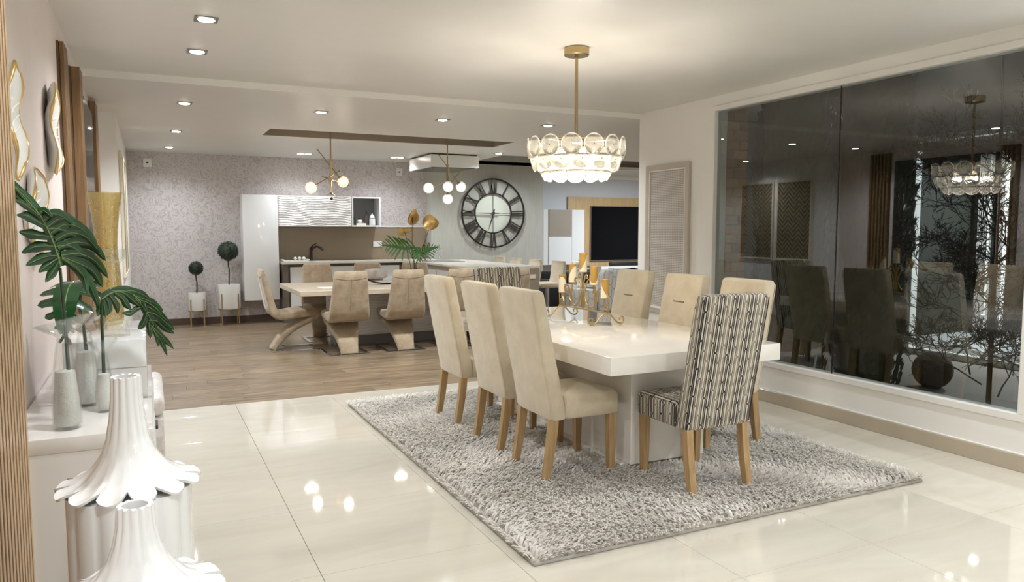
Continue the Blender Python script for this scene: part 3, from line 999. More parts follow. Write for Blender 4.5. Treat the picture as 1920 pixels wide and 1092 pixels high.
def parsons(name, label, mat, loc, rz, group, slit):
    t = thing(name, label, 'chair', loc, rz, group)
    fab = M[mat]
    # backrest: rear y, front y, half width over z
    prof = [(0.345, -0.205, -0.120, 0.212), (0.36, -0.213, -0.112, 0.216), (0.45, -0.226, -0.128, 0.217), (0.55, -0.245, -0.150, 0.217),
            (0.66, -0.268, -0.175, 0.217), (0.78, -0.290, -0.200, 0.217), (0.90, -0.312, -0.224, 0.216), (1.0, -0.332, -0.244, 0.215),
            (1.05, -0.340, -0.254, 0.213), (1.067, -0.336, -0.262, 0.207), (1.073, -0.325, -0.275, 0.196)]
    rings = []
    for (z, yr, yf, hw) in prof:
        c_ = (yr + yf) / 2; d = (yf - yr) / 2
        rings.append([(x, y + c_, z) for (x, y) in rrect(hw, d, min(0.018, d * 0.8), 3)])
    MB().loft(rings).build('backrest', fab, t, 50, uv='wrap')
    # seat with domed top
    rings = []
    for (z, e) in ((0.345, 0.010), (0.355, 0.0), (0.455, 0.0), (0.472, 0.006), (0.482, 0.02), (0.490, 0.07), (0.494, 0.14)):
        rings.append([(x, y + 0.055, z) for (x, y) in rrect(0.217 - e, 0.178 - e * 0.8, max(0.02 - e * 0.1, 0.012), 3)])
    MB().loft(rings).build('seat', fab, t, 50, uv=True)
    for sx in (-1, 1):
        # front leg
        x = sx * 0.188
        MB().loft([[(x + sx * 0.0 + a * 0.017, 0.195 + b * 0.017, 0) for a, b in ((-1, -1), (1, -1), (1, 1), (-1, 1))],
                   [(x + a * 0.024, 0.195 + b * 0.024, 0.35) for a, b in ((-1, -1), (1, -1), (1, 1), (-1, 1))]]).build('leg', M['oak'], t, 30)
        rg = []
        for (yy, z, s) in ((-0.237, 0.0, 0.019), (-0.222, 0.08, 0.021), (-0.205, 0.18, 0.023), (-0.192, 0.28, 0.024), (-0.186, 0.35, 0.024)):
            rg.append([(sx * 0.19 + a * s * 0.9, yy + b * s, z) for a, b in ((-1, -1), (1, -1), (1, 1), (-1, 1))])
        MB().loft(rg).build('leg', M['oak'], t, 30)
    if slit:
        mb = MB()
        mb.tube([(-0.062, -0.2175, 0.87), (-0.03, -0.2185, 0.868), (0.03, -0.2185, 0.868), (0.062, -0.2175, 0.87)], 0.0045, 6)
        mb.build('tufted_slit', M['seam'], t)
    for sx in (-1, 1):
        MB().tube([(sx * 0.2165, q[1] + 0.006, q[0]) for q in prof[1:9]], 0.0028, 5).build('piping', fab, t, 60)
    return t


ZR = 0.018
GL = 'cream parsons chairs at the dining table'
c1 = parsons('parsons_chair', 'cream high-back chair with oak legs on the left of the table, nearest the camera', 'cream_fab', (2.19, 3.80, ZR), R(-90), GL, False)
dup(c1, 'cream high-back chair, middle of the three on the left of the dining table', (2.19, 4.40, ZR), R(-90))
dup(c1, 'cream high-back chair, farthest of the three on the left of the dining table', (2.19, 5.13, ZR), R(-90))
c2 = parsons('parsons_chair', 'pale cream high-back chair by the window, behind the near striped chair', 'cream_fab', (3.35, 3.87, ZR), R(90), GL, True)
dup(c2, 'cream chair with tufted slit, middle of the three on the window side', (3.35, 4.50, ZR), R(90))
dup(c2, 'cream chair with tufted slit, farthest on the window side, next to the candelabra', (3.35, 5.16, ZR), R(90))
GS = 'striped parsons chairs at the table ends'
s1 = parsons('parsons_chair', 'high-back chair in black and taupe linked stripes at the near table end', 'striped', (2.73, 3.30, ZR), 0.0, GS, False)
dup(s1, 'striped high-back chair at the far end of the dining table', (2.84, 5.87, ZR), PI)

# ------------------------------------------------------------------ candelabra on the table
TZ = ZR + 0.732
t = thing('candelabra', 'scrolled antique gold candelabra standing on the dining table', 'candelabra', (2.90, 4.78, TZ), R(1.5))
def spiral(cx, cz, r0, r1, a0, a1, n=18):
    return [(cx + (r0 + (r1 - r0) * k / n) * math.cos(a0 + (a1 - a0) * k / n), cz + (r0 + (r1 - r0) * k / n) * math.sin(a0 + (a1 - a0) * k / n)) for k in range(n + 1)]
wire = 0.0058
for sy in (-1, 1):
    yy = sy * 0.31
    pts = [(x, z) for x, z in spiral(-0.128, 0.034, 0.010, 0.030, R(60), R(-180 - 100 + 10), 16)]
    left = [(-p[0], p[1]) for p in pts]
    # foot: scroll, dip, rise to the centre, mirrored
    half = spiral(-0.122, 0.036, 0.010, 0.028, R(120), R(-170), 14)[:]
    half = spiral(-0.125, 0.036, 0.009, 0.030, R(-30), R(270), 16) + [(-0.095, 0.012), (-0.07, 0.035), (-0.045, 0.062), (-0.02, 0.078), (0, 0.082)]
    path = half + [(-x, z) for (x, z) in half[::-1][1:]]
    MB().tube([(x, yy, z) for x, z in path], wire, 7).build('foot_scroll', M['antique'], t, 60)
MB().tube([(0, -0.34, 0.085), (0, 0.34, 0.085)], wire, 7).build('bar', M['antique'], t)
sc = MB()
def P3(l): return [(0, y, z) for y, z in l]
for s in (-1, 1):
    sc.tube(P3([(s * y, z) for y, z in spiral(0.305, 0.115, 0.010, 0.030, R(200), R(-90), 14)]), wire, 6)
    # large C scrolls
    sc.tube(P3([(s * y, z) for y, z in spiral(0.235, 0.215, 0.014, 0.045, R(-100), R(180), 14) + [(0.19, 0.16), (0.15, 0.115), (0.10, 0.10), (0.055, 0.13), (0.03, 0.18)] ]), wire, 6)
    sc.tube(P3([(s * y, z) for y, z in [(0.33, 0.10), (0.335, 0.17), (0.32, 0.22), (0.29, 0.25)] + spiral(0.27, 0.225, 0.03, 0.010, R(60), R(300), 12)]), wire, 6)
    sc.tube(P3([(s * y, z) for y, z in [(0.02, 0.10), (0.015, 0.17), (0.03, 0.24), (0.06, 0.29)] + spiral(0.095, 0.285, 0.034, 0.010, R(170), R(-120), 14)]), wire, 6)
    sc.tube(P3([(s * y, z) for y, z in [(0.0, 0.22), (0.012, 0.28), (0.03, 0.325)] + spiral(0.05, 0.325, 0.022, 0.008, R(180), R(-120), 12)]), wire, 6)
    sc.tube(P3([(s * y, z) for y, z in [(0.15, 0.115), (0.165, 0.2), (0.15, 0.25), (0.13, 0.275)]]), wire, 6)
sc.tube(P3([(0, 0.09), (0, 0.35)]), wire, 6)
sc.build('scrollwork', M['antique'], t, 60)
CA = [(0.29, 0.19, 0.135), (0.145, 0.278, 0.135), (0.0, 0.362, 0.14), (-0.145, 0.275, 0.135), (-0.29, 0.19, 0.135)]
labs = ['short amber and cream candle at the far end of the candelabra', 'amber candle second from the far end of the candelabra',
        'tallest standing amber candle at the centre of the candelabra', 'amber candle second from the near end of the candelabra',
        'amber and cream candle on the end of the candelabra nearest the camera']
for k, (y, z, h) in enumerate(CA):
    pl = MB().lathe([(0.004, -0.03), (0.006, -0.006), (0.03, -0.003), (0.033, 0.0), (0.03, 0.001)], 16, (0, y, z)).tube([(0, y, z - 0.03), (0, y * 0.93, z - 0.07)], wire, 6).build('drip_cup', M['antique'], t)
    wx, wy = 2.90 - math.sin(R(1.5)) * y, 4.78 + math.cos(R(1.5)) * y
    cd = thing('pillar_candle', labs[k], 'candle', (wx, wy, TZ + z + 0.001), k * 1.1, 'candles on the candelabra')
    N = 20
    body = []
    MB().lathe([(0.0285, 0.0), (0.0285, h - 0.003), (0.026, h), (0.006, h - 0.006)], N).build('wax', M['candle'], cd)
    # cream sleeve cut on a slant
    rings = []
    for kk, rr in ((0, 0.0288), (1, 0.0305)):
        rings.append([(rr * math.cos(2 * PI * i / N), rr * math.sin(2 * PI * i / N), 0.0) for i in range(N)])
    top = [max(0.015, h * (0.48 - 0.42 * math.sin(2 * PI * i / N + 0.8))) for i in range(N)]
    out_t = [(0.0305 * math.cos(2 * PI * i / N), 0.0305 * math.sin(2 * PI * i / N), top[i]) for i in range(N)]
    in_t = [(0.0288 * math.cos(2 * PI * i / N), 0.0288 * math.sin(2 * PI * i / N), top[i]) for i in range(N)]
    MB().loft([rings[0], rings[1], out_t, in_t], cap=False, loop=True).build('cream_wax', M['candle_cream'], cd, 40)
    MB().tube([(0, 0, h - 0.006), (0.001, 0, h + 0.006)], 0.001, 5).build('wick', M['black'], cd)
# ------------------------------------------------------------------ breakfast table
BX0, BX1, BY0, BY1, BZ = 1.52, 3.70, 8.58, 10.05, 0.735
t = thing('breakfast_table', 'washed oak breakfast table on a white rippled pedestal', 'table', (2.6, 9.3, 0))
MB().box(BX0 - 2.6, BX1 - 2.6, BY0 - 9.3, BY1 - 9.3, BZ - 0.062, BZ, 0.006).build('tabletop', M['table_wood'], t)


def ripple_mesh(mb, w, h, flip, org, ux, amp=0.006, rows=16, seed=1, nx=46):
    """ribbed panel: wandering horizontal waves as real relief; ux is the in-plane horizontal axis, outward normal = flip"""
    nz = rows * 6
    ux = Vector(ux); nrm = Vector(flip); org = Vector(org)
    grid = []
    for i in range(nz + 1):
        z = h * i / nz
        row = []
        for j in range(nx + 1):
            x = w * j / nx
            ph = z / h * rows + 0.34 * math.sin(x * 7.1 + seed + z * 3) + 0.22 * math.sin(x * 15.3 + 2 * seed + z * 9)
            f = ph - math.floor(ph)
            d = amp * (math.sin(PI * f) ** 0.6)
            if i in (0, nz) or j in (0, nx): d = 0
            row.append(mb.bm.verts.new(org + ux * x + nrm * d + Vector((0, 0, z))))
        grid.append(row)
    for i in range(nz):
        for j in range(nx):
            mb.bm.faces.new((grid[i][j], grid[i][j + 1], grid[i + 1][j + 1], grid[i + 1][j]))


pd = MB().box(2.0 - 2.6, 3.70 - 2.6, 9.12 - 9.3, 9.50 - 9.3, 0.125, BZ - 0.064).build('pedestal', M['ripple'], t)
mb = MB()
ripple_mesh(mb, 1.70, 0.545, (0, -1, 0), (-0.60, 9.119 - 9.3, 0.126), (1, 0, 0), 0.009, 15, 1, 110)
mb.build('rippled_front', M['ripple'], pd, 60)
mb = MB()
ripple_mesh(mb, 0.38, 0.545, (-1, 0, 0), (-0.601, 9.12 - 9.3, 0.126), (0, 1, 0), 0.009, 15, 4, 30)
mb.build('rippled_side', M['ripple'], pd, 60)
MB().box(-0.56, 1.10, 9.15 - 9.3, 9.48 - 9.3, 0, 0.125).build('plinth', M['plinth'], t)


def ribbon(path, n_r=3):
    """path rows: (y, z, half width, half thickness); thickness is laid across the path"""
    rings = []
    for i, (y, z, hw, ht) in enumerate(path):
        a = path[max(i - 1, 0)]; b = path[min(i + 1, len(path) - 1)]
        ty, tz = b[0] - a[0], b[1] - a[1]
        L = math.hypot(ty, tz); ty /= L; tz /= L
        ny_, nz_ = -tz, ty
        rr = min(ht * 0.95, 0.03)
        rings.append([(x, y + ny_ * q, z + nz_ * q) for (x, q) in rrect(hw, ht, rr, n_r)])
    return rings


def zchair(name, label, loc, rz, group):
    t = thing(name, label, 'chair', loc, rz, group)
    back = [(-0.350, 0.965, 0.170, 0.012), (-0.352, 0.955, 0.182, 0.020), (-0.348, 0.90, 0.192, 0.028), (-0.325, 0.80, 0.200, 0.034), (-0.300, 0.70, 0.208, 0.037),
            (-0.278, 0.60, 0.218, 0.040), (-0.258, 0.52, 0.226, 0.044), (-0.235, 0.46, 0.230, 0.046), (-0.20, 0.428, 0.230, 0.044)]
    MB().loft(ribbon(back)).build('backrest', M['suede'], t, 50)
    seat = [(-0.215, 0.425, 0.230, 0.040), (-0.15, 0.415, 0.230, 0.044), (-0.05, 0.425, 0.230, 0.046), (0.08, 0.440, 0.228, 0.048), (0.18, 0.446, 0.224, 0.046),
            (0.25, 0.440, 0.216, 0.042), (0.285, 0.428, 0.20, 0.032), (0.297, 0.42, 0.18, 0.018)]
    MB().loft(ribbon(seat)).build('seat', M['suede'], t, 50)
    leg = [(0.275, 0.415, 0.19, 0.02), (0.24, 0.395, 0.205, 0.030), (0.16, 0.355, 0.200, 0.036), (0.05, 0.30, 0.172, 0.038), (-0.06, 0.23, 0.145, 0.038), (-0.14, 0.15, 0.122, 0.038),
           (-0.195, 0.08, 0.106, 0.038), (-0.232, 0.022, 0.098, 0.036), (-0.236, 0.013, 0.096, 0.034)]
    MB().loft(ribbon(leg)).build('curved_leg', M['suede'], t, 50)
    bp = MB().box(-0.235, 0.235, -0.275, -0.20, 0, 0.012, 0.002).build('base_plate', M['steel'], t)
    for sx in (-1, 1):
        MB().box(sx * 0.235, sx * 0.195, -0.20, 0.27, 0, 0.012, 0.002).build('runner', M['steel'], bp)
    # stitching: centre seam and collar seam on the rear of the back
    def rear(z):
        for a, b in zip(back, back[1:]):
            if b[1] <= z <= a[1]:
                f = (a[1] - z) / (a[1] - b[1])
                return a[0] + (b[0] - a[0]) * f - (a[3] + (b[3] - a[3]) * f) - 0.0005
        return back[-1][0]
    MB().tube([(0, rear(z), z) for z in [0.52 + 0.04 * k for k in range(10)]], 0.0025, 5).build('centre_seam', M['seam'], t)
    MB().tube([(x, rear(0.885 - 0.022 * math.cos(x / 0.17 * PI / 2)) , 0.885 - 0.022 * math.cos(x / 0.17 * PI / 2)) for x in [-0.17 + 0.034 * k for k in range(11)]], 0.0025, 5).build('collar_seam', M['seam'], t)
    MB().tube([(0, p[0] - p[3] * 0.72, p[1] - p[3] * 0.72) for p in leg[2:8]], 0.0025, 5).build('leg_seam', M['seam'], t)
    return t


GZ = 'tan cantilever chairs at the breakfast table'
z1 = zchair('cantilever_chair', 'tan suede cantilever chair with its back to the camera, left of the two fully seen', (2.03, 8.67, 0.0), 0, GZ)
dup(z1, 'tan suede cantilever chair with its back to the camera, right of the two fully seen', (2.70, 8.67, 0), 0)
dup(z1, 'tan cantilever chair behind the farthest cream chair, beside the striped chair', (3.38, 8.67, 0), 0)
dup(z1, 'tan cantilever chair at the end of the bar, mostly behind the far striped chair', (4.02, 8.55, 0), 0)
dup(z1, 'tan cantilever chair seen from the side at the left end of the breakfast table', (1.535, 9.22, 0), R(-90))
dup(z1, 'tan cantilever chair on the far side of the breakfast table, below the sink', (2.03, 9.85, 0), PI)
dup(z1, 'tan cantilever chair on the far side of the table, behind the black leaf tray', (2.72, 9.85, 0), PI)
dup(z1, 'pale tan cantilever chair on the far side, right of the flower vase', (3.40, 9.85, 0), PI)

# things on the breakfast table
t = thing('leaf_tray', 'long black leaf shaped tray on the breakfast table', 'tray', (2.74, 9.30, BZ), R(8))
rings = []
for k in range(13):
    f = k / 12
    x = -0.27 + 0.54 * f
    w_ = max(0.004, 0.085 * math.sin(PI * f) ** 0.7)
    lift = 0.004 + 0.05 * abs(2 * f - 1) ** 2.5
    rings.append([(x, -w_, lift + 0.018), (x, -w_ * 0.5, lift + 0.004), (x, 0, lift), (x, w_ * 0.5, lift + 0.004), (x, w_, lift + 0.018), (x, w_ * 0.5, lift + 0.008), (x, 0, lift + 0.004), (x, -w_ * 0.5, lift + 0.008)])
MB().loft(rings).build('tray_body', M['black'], t, 60)
MB().box(-0.02, 0.02, -0.02, 0.02, 0, 0.006).build('foot', M['black'], t)
t = thing('place_mat', 'white paper mat lying at the left of the breakfast table', 'mat', (2.02, 9.0, BZ), R(4))
MB().box(-0.20, 0.20, -0.13, 0.13, 0.0005, 0.004, 0.001).build('sheet', M['paper_white'], t)
t = thing('marbled_ornament', 'pale marbled glass shell leaning on the far chair back, shaped like a cushion', 'cushion', (2.78, 10.02, 0.735), R(0))
t.location = (2.80, 10.09, 0.752)  # simple cushion form stands in for a transparent marbled shell
rings = []
for k in range(9):
    f = k / 8
    s_ = math.sin(PI * f) ** 0.5 if 0 < f < 1 else 0.02
    rings.append([(-0.17 + 0.34 * f, 0.022 * s_ * math.cos(a) , 0.07 + 0.075 * (0.6 + 0.4 * s_) * math.sin(a)) for a in [2 * PI * q / 16 for q in range(16)]])
MB().loft(rings).build('cover', M['throw'], t, 60)

# ------------------------------------------------------------------ leaves
def leaf_blade(name, spine, side, parent, L, W=0.02, nl=9, droop=0.25, seed=1, lw=0.30, mat='leaf', phi=(-62, 62), veins=True):
    """deeply cut leaf: a spine curve and lobes to both sides; L is the longest lobe"""
    rnd = random.Random(seed)
    spine = [Vector(p) for p in spine]
    side = Vector(side).normalized()
    cum = [0]
    for a, b in zip(spine, spine[1:]): cum.append(cum[-1] + (b - a).length)
    tot = cum[-1]
    def at(f):
        s_ = f * tot
        for i in range(len(spine) - 1):
            if s_ <= cum[i + 1] + 1e-9:
                q = (s_ - cum[i]) / (cum[i + 1] - cum[i])
                a = spine[max(i - 1, 0)]; b = spine[i]; c_ = spine[i + 1]; d = spine[min(i + 2, len(spine) - 1)]
                p = 0.5 * ((2 * b) + (c_ - a) * q + (2 * a - 5 * b + 4 * c_ - d) * q * q + (3 * b - a - 3 * c_ + d) * q ** 3)
                return p
        return spine[-1]
    def tan(f):
        return (at(min(f + 0.02, 1)) - at(max(f - 0.02, 0))).normalized()
    mb = MB(); vb = MB()
    # central web
    n = 16
    left, mid, right = [], [], []
    for k in range(n + 1):
        f = k / n
        p = at(f); d = tan(f); s_ = (side - d * side.dot(d)).normalized(); nr = d.cross(s_)
        w_ = W * (0.5 + 1.6 * math.sin(PI * min(1, f * 0.9 + 0.12)) ** 0.8) * (1 if k < n else 0.1)
        left.append(mb.bm.verts.new(p + s_ * w_ + nr * 0.002)); mid.append(mb.bm.verts.new(p)); right.append(mb.bm.verts.new(p - s_ * w_ + nr * 0.002))
    for k in range(n):
        mb.bm.faces.new((left[k], mid[k], mid[k + 1], left[k + 1])); mb.bm.faces.new((mid[k], right[k], right[k + 1], mid[k + 1]))
    if veins: vb.tube([at(k / 12) for k in range(13)], [0.0028 * (1 - 0.75 * k / 12) for k in range(13)], 5)
    for i in range(nl):
        f = 0.02 + 0.95 * (i / (nl - 1))
        p = at(f); d = tan(f); s0 = (side - d * side.dot(d)).normalized(); nr = d.cross(s0)
        if nr.z > 0: dn = -nr
        else: dn = nr
        prof = (0.72 + 0.28 * math.sin(PI * min(1, f * 1.25))) * (1 - 0.55 * max(0, f - 0.45) / 0.5)
        for sg in (-1, 1):
            ll = L * prof * (0.88 + 0.24 * rnd.random())
            ph = R(phi[0] + (phi[1] - phi[0]) * (f ** 0.75) + rnd.uniform(-5, 5))
            dr = (s0 * sg * math.cos(ph) + d * math.sin(ph)).normalized()
            cr = dr.cross(nr).normalized()
            w_ = ll * lw * 0.5 * (0.85 + 0.3 * rnd.random())
            segs = 7
            rows = []
            cv = sg * rnd.uniform(0.05, 0.16)
            tw = rnd.uniform(-0.35, 0.35)
            for q in range(segs + 1):
                u = q / segs
                c_ = p + dr * ll * u + d * ll * cv * u * u + dn * ll * droop * u * u
                ww = w_ * (0.50 + 0.62 * math.sin(PI * min(1, u * 0.86 + 0.05)) + 0.10 * math.sin(u * 11 + i)) * (1 if q < segs else 0.05)
                nn_ = (nr + cr * tw * u).normalized()
                rows.append((c_ + cr * ww - dn * 0.0, c_ + dn * ww * 0.22, c_ - cr * ww))
            vr = [[mb.bm.verts.new(x) for x in r_] for r_ in rows]
            for a, b in zip(vr, vr[1:]):
                mb.bm.faces.new((a[0], a[1], b[1], b[0])); mb.bm.faces.new((a[1], a[2], b[2], b[1]))
            if veins: vb.tube([r_[1] - dn * 0.0012 for r_ in rows[:-1]], [0.0016 * (1 - 0.8 * q / segs) for q in range(segs)], 4)
    b = mb.build(name, M[mat], parent, 80)
    if veins: vb.build('veins', M['vein'], b, 60)
    return b


CZ = 0.77
# ------------------------------------------------------------------ console with vases
t = thing('console', 'white gloss console against the blush wall, behind the fluted vases', 'console table', (-0.21, 3.35, 0))
MB().box(-0.205, 0.205, -0.65, 0.66, CZ - 0.05, CZ, 0.003, 2).build('top', M['console'], t)
MB().box(-0.205, 0.203, -0.648, -0.60, 0, CZ - 0.05, 0.002).build('side_panel', M['console'], t)
MB().box(-0.205, 0.203, 0.61, 0.658, 0, CZ - 0.05, 0.002).build('side_panel', M['console'], t)
d = MB().box(0.10, 0.212, -0.598, 0.608, CZ - 0.22, CZ - 0.053, 0.002).build('drawer_front', M['gloss_white'], t)
MB().box(0.212, 0.222, -0.05, 0.05, CZ - 0.15, CZ - 0.135, 0.002).build('handle', M['black'], d)
t = thing('gloss_riser_box', 'white gloss box standing on the far half of the console', 'box', (-0.16, 3.56, CZ))
MB().box(-0.14, 0.14, -0.34, 0.34, 0.001, 0.23, 0.003, 2).build('box_body', M['gloss_white'], t)
MB().box(-0.138, 0.138, -0.3415, -0.34, 0.12, 0.122).build('joint_line', M['silver'], t)
# gold vase and glass candle holder on the box
t = thing('gold_flecked_vase', 'tall gold flecked glass vase standing on the white box', 'vase', (-0.165, 3.78, CZ + 0.231))
prof = [(0.055, 0.0), (0.064, 0.03), (0.066, 0.10), (0.058, 0.20), (0.050, 0.30), (0.048, 0.36), (0.054, 0.44), (0.066, 0.53), (0.076, 0.585), (0.073, 0.585), (0.062, 0.53), (0.050, 0.44), (0.044, 0.36), (0.046, 0.30), (0.054, 0.20), (0.060, 0.10), (0.055, 0.02), (0.01, 0.012)]
MB().lathe([(r * 0.92, z) for r, z in prof], 36).build('glass_body', M['goldglass'], t, 60)
fk = MB()
rnd = random.Random(5)
for k in range(520):
    z = rnd.uniform(0.01, 0.56); a = rnd.random() * 6.283
    r_ = np.interp(z, [p[1] for p in prof[:9]], [p[0] * 0.92 for p in prof[:9]]) + 0.001
    s_ = rnd.uniform(0.0018, 0.0045)
    da = s_ / r_
    fk.face([(r_ * math.cos(a - da), r_ * math.sin(a - da), z), (r_ * math.cos(a + da * .6), r_ * math.sin(a + da * .6), z - s_ * rnd.random()), (r_ * math.cos(a + da), r_ * math.sin(a + da), z + s_), (r_ * math.cos(a - da * .3), r_ * math.sin(a - da * .3), z + s_ * 1.3)])
tag(fk.build('gold_flecks', M['gold'], t, 0), kind='stuff')
t = thing('crystal_candle_holder', 'clear crystal candle holder with bell foot on the white box', 'candle holder', (-0.125, 3.36, CZ + 0.231))
MB().lathe([(0.050, 0.0), (0.047, 0.03), (0.036, 0.06), (0.012, 0.075), (0.008, 0.10), (0.02, 0.125), (0.024, 0.14), (0.018, 0.16), (0.008, 0.18), (0.008, 0.215), (0.022, 0.235), (0.026, 0.25), (0.012, 0.272), (0.02, 0.285), (0.042, 0.31), (0.044, 0.345), (0.041, 0.345), (0.038, 0.312), (0.012, 0.292)], 28).build('glass_body', M['thick'], t, 60)


def glass_vase(label, x, y, rb, hb, rim, hr, tilt, sandh):
    t = thing('glass_vase', label, 'vase', (x, y, CZ + 0.001), 0, 'clear glass vases with white sand')
    rn = rb * 0.52
    prof = [(rb * 0.8, 0.0), (rb, 0.012), (rb * 0.97, hb * 0.3), (rb * 0.80, hb * 0.62), (rn * 1.1, hb * 0.88), (rn * 0.85, hb), (rn * 1.0, hb * 1.02), (rim * 0.6, hb + (hr - hb) * 0.45), (rim, hr)]
    inn = [(max(r - 0.004, 0.004), z + 0.004) for r, z in prof[::-1]]
    mb = MB()
    rings = []
    for r, z in prof + inn:
        f = max(0, (z - hb) / (hr - hb))
        rings.append([(r * math.cos(a), r * math.sin(a) * 1.0, z + f * tilt * math.cos(a + 0.4) * r / rim * rim) for a in [2 * PI * q / 28 for q in range(28)]])
    mb.loft(rings)
    mb.build('glass_body', M['thick'], t, 60)
    MB().lathe([(rb * 0.72, 0.01), (rb * 0.90, 0.02), (rb * 0.86, sandh * 0.5), (rb * 0.66, sandh), (0.004, sandh + 0.006)], 24).build('sand_fill', M['sand'], t, 50)
    return t


glass_vase('clear glass vase with sand and a wide tilted rim, nearest on the console', -0.258, 2.82, 0.044, 0.30, 0.085, 0.355, 0.25, 0.19)
glass_vase('middle glass vase with sand, second back on the console', -0.222, 3.165, 0.042, 0.30, 0.075, 0.355, -0.3, 0.20)
glass_vase('low glass vase with a small bowl rim, right of the nearest vase', -0.158, 3.03, 0.031, 0.21, 0.053, 0.258, 0.1, 0.135)


def stem_thing(label, stem, blade_kw):
    o = Vector(stem[0])
    t = thing('philodendron_leaf', label, 'leaf', o, 0, 'cut philodendron leaves in the vases')
    MB().tube([Vector(p) - o for p in stem], [0.0062 - 0.0018 * k / (len(stem) - 1) for k in range(len(stem))], 8).build('stem', M['stem'], t, 60)
    kw = dict(blade_kw); kw['spine'] = [Vector(p) - o for p in kw['spine']]
    leaf_blade('blade', parent=t, **kw)
    return t



def lobe_leaf(label, stem, conv, spine, lobes, seed, depth):
    """leaf built lobe by lobe; conv turns the sketch coordinates of the leaf plane into metres, depth bends it"""
    rnd = random.Random(seed)
    o = Vector(stem[0])
    t = thing('philodendron_leaf', label, 'leaf', o, 0, 'cut philodendron leaves in the vases')
    MB().tube([Vector(p) - o for p in stem], [0.0062 - 0.0018 * k / (len(stem) - 1) for k in range(len(stem))], 8).build('stem', M['stem'], t, 60)
    mb = MB(); vb = MB()
    def smooth(pts, n):
        out = []
        m = len(pts)
        for k in range(n + 1):
            s_ = k / n * (m - 1); i = min(int(s_), m - 2); f = s_ - i
            a, b, c_, d = (Vector(pts[max(i - 1, 0)]), Vector(pts[i]), Vector(pts[i + 1]), Vector(pts[min(i + 2, m - 1)]))
            out.append(0.5 * ((2 * b) + (c_ - a) * f + (2 * a - 5 * b + 4 * c_ - d) * f * f + (3 * b - a - 3 * c_ + d) * f ** 3))
        return out
    def strip(pts, w, bend, n, vr, tipw=0.04, fold=0.20, base=0.6):
        p = smooth([(a, b, 0) for a, b in pts], n)
        rows = []
        for k, c_ in enumerate(p):
            u = k / n
            d = (p[min(k + 1, n)] - p[max(k - 1, 0)]).normalized()
            nrm = Vector((-d.y, d.x, 0))
            ww = w * (base + (1 - base) * math.sin(min(1, u * 1.7) * PI / 2)) * (1 - max(0, (u - 0.55) / 0.45) ** 2.0 * (1 - tipw)) * (1 + 0.10 * math.sin(u * 14 + seed + w))
            y = bend * u * u
            a = c_ + nrm * ww; b = c_ - nrm * ww
            rows.append([Vector(conv(a.x, a.y, depth(a.x, a.y) + y + ww * 0.0011 * fold * 8)) - o, Vector(conv(c_.x, c_.y, depth(c_.x, c_.y) + y)) - o, Vector(conv(b.x, b.y, depth(b.x, b.y) + y + ww * 0.0011 * fold * 3)) - o])
        vs = [[mb.bm.verts.new(x) for x in rw] for rw in rows]
        for a, b in zip(vs, vs[1:]):
            mb.bm.faces.new((a[0], a[1], b[1], b[0])); mb.bm.faces.new((a[1], a[2], b[2], b[1]))
        vb.tube([rw[1] + Vector((0, -0.0012, 0)) for rw in rows[:-1]], [vr * (1 - 0.75 * k / n) for k in range(n)], 5)
    strip(spine, 10, 0, 14, 0.0026, 0.3, base=0.9)
    for pts, w in lobes:
        strip(pts, w, rnd.uniform(-0.012, 0.02) - 0.01, 10, 0.0013)
    b = mb.build('blade', M['leaf'], t, 80)
    vb.build('veins', M['vein'], b, 60)
    return t


def c1_(x, y, d): return (-0.254 + (x - 110) * 0.00137 * (1 + d / 2.8), 2.80 + d, 1.304 - (y - 500) * 0.00172)
def L(pts, w): return ([(x / 3.64, 320 + y / 3.64) for x, y in pts], w)
lobe_leaf('largest dark green split leaf, rising from the nearest glass vase', [(-0.248, 2.82, 0.965), (-0.250, 2.815, 1.08), (-0.253, 2.80, 1.20), (-0.256, 2.80, 1.30)], c1_,
          [(110, 500), (98, 455), (80, 412), (62, 388), (45, 368), (26, 348), (14, 334)],
          [L([(400, 590), (370, 650), (325, 710), (290, 755)], 9), L([(398, 590), (350, 620), (290, 655), (242, 690)], 8.5), L([(395, 580), (310, 585), (230, 610), (158, 640)], 9.5),
           L([(378, 520), (300, 515), (210, 525), (130, 560)], 9.5), L([(350, 450), (270, 445), (190, 432), (120, 420)], 9), L([(310, 380), (250, 350), (185, 315), (118, 312)], 9),
           L([(270, 310), (220, 270), (170, 235), (110, 215)], 8), L([(230, 260), (160, 215), (110, 160), (40, 65)], 8), L([(215, 250), (150, 170), (105, 110), (98, 60)], 6), L([(200, 240), (120, 190), (80, 120), (68, 30)], 6),
           L([(410, 600), (520, 680), (610, 800), (670, 965)], 11), L([(410, 595), (500, 650), (565, 730), (585, 850)], 10), L([(412, 590), (540, 640), (640, 700), (698, 810)], 12),
           L([(408, 580), (530, 570), (650, 620), (748, 745)], 11), L([(390, 530), (520, 490), (640, 520), (735, 625)], 11), L([(375, 480), (470, 430), (590, 450), (700, 570)], 11),
           L([(345, 430), (450, 370), (570, 400), (680, 520)], 11), L([(320, 390), (420, 330), (520, 365), (610, 440)], 11), L([(295, 350), (360, 300), (440, 320), (500, 370)], 10),
           L([(330, 400), (400, 400), (460, 420), (520, 460)], 11), L([(380, 520), (450, 510), (520, 540), (580, 600)], 11), L([(260, 310), (300, 280), (330, 295), (370, 330)], 8)],
          3, lambda x, y: 0.03 * math.sin((x - 110) / 60) - 0.0000022 * (y - 500) ** 2)


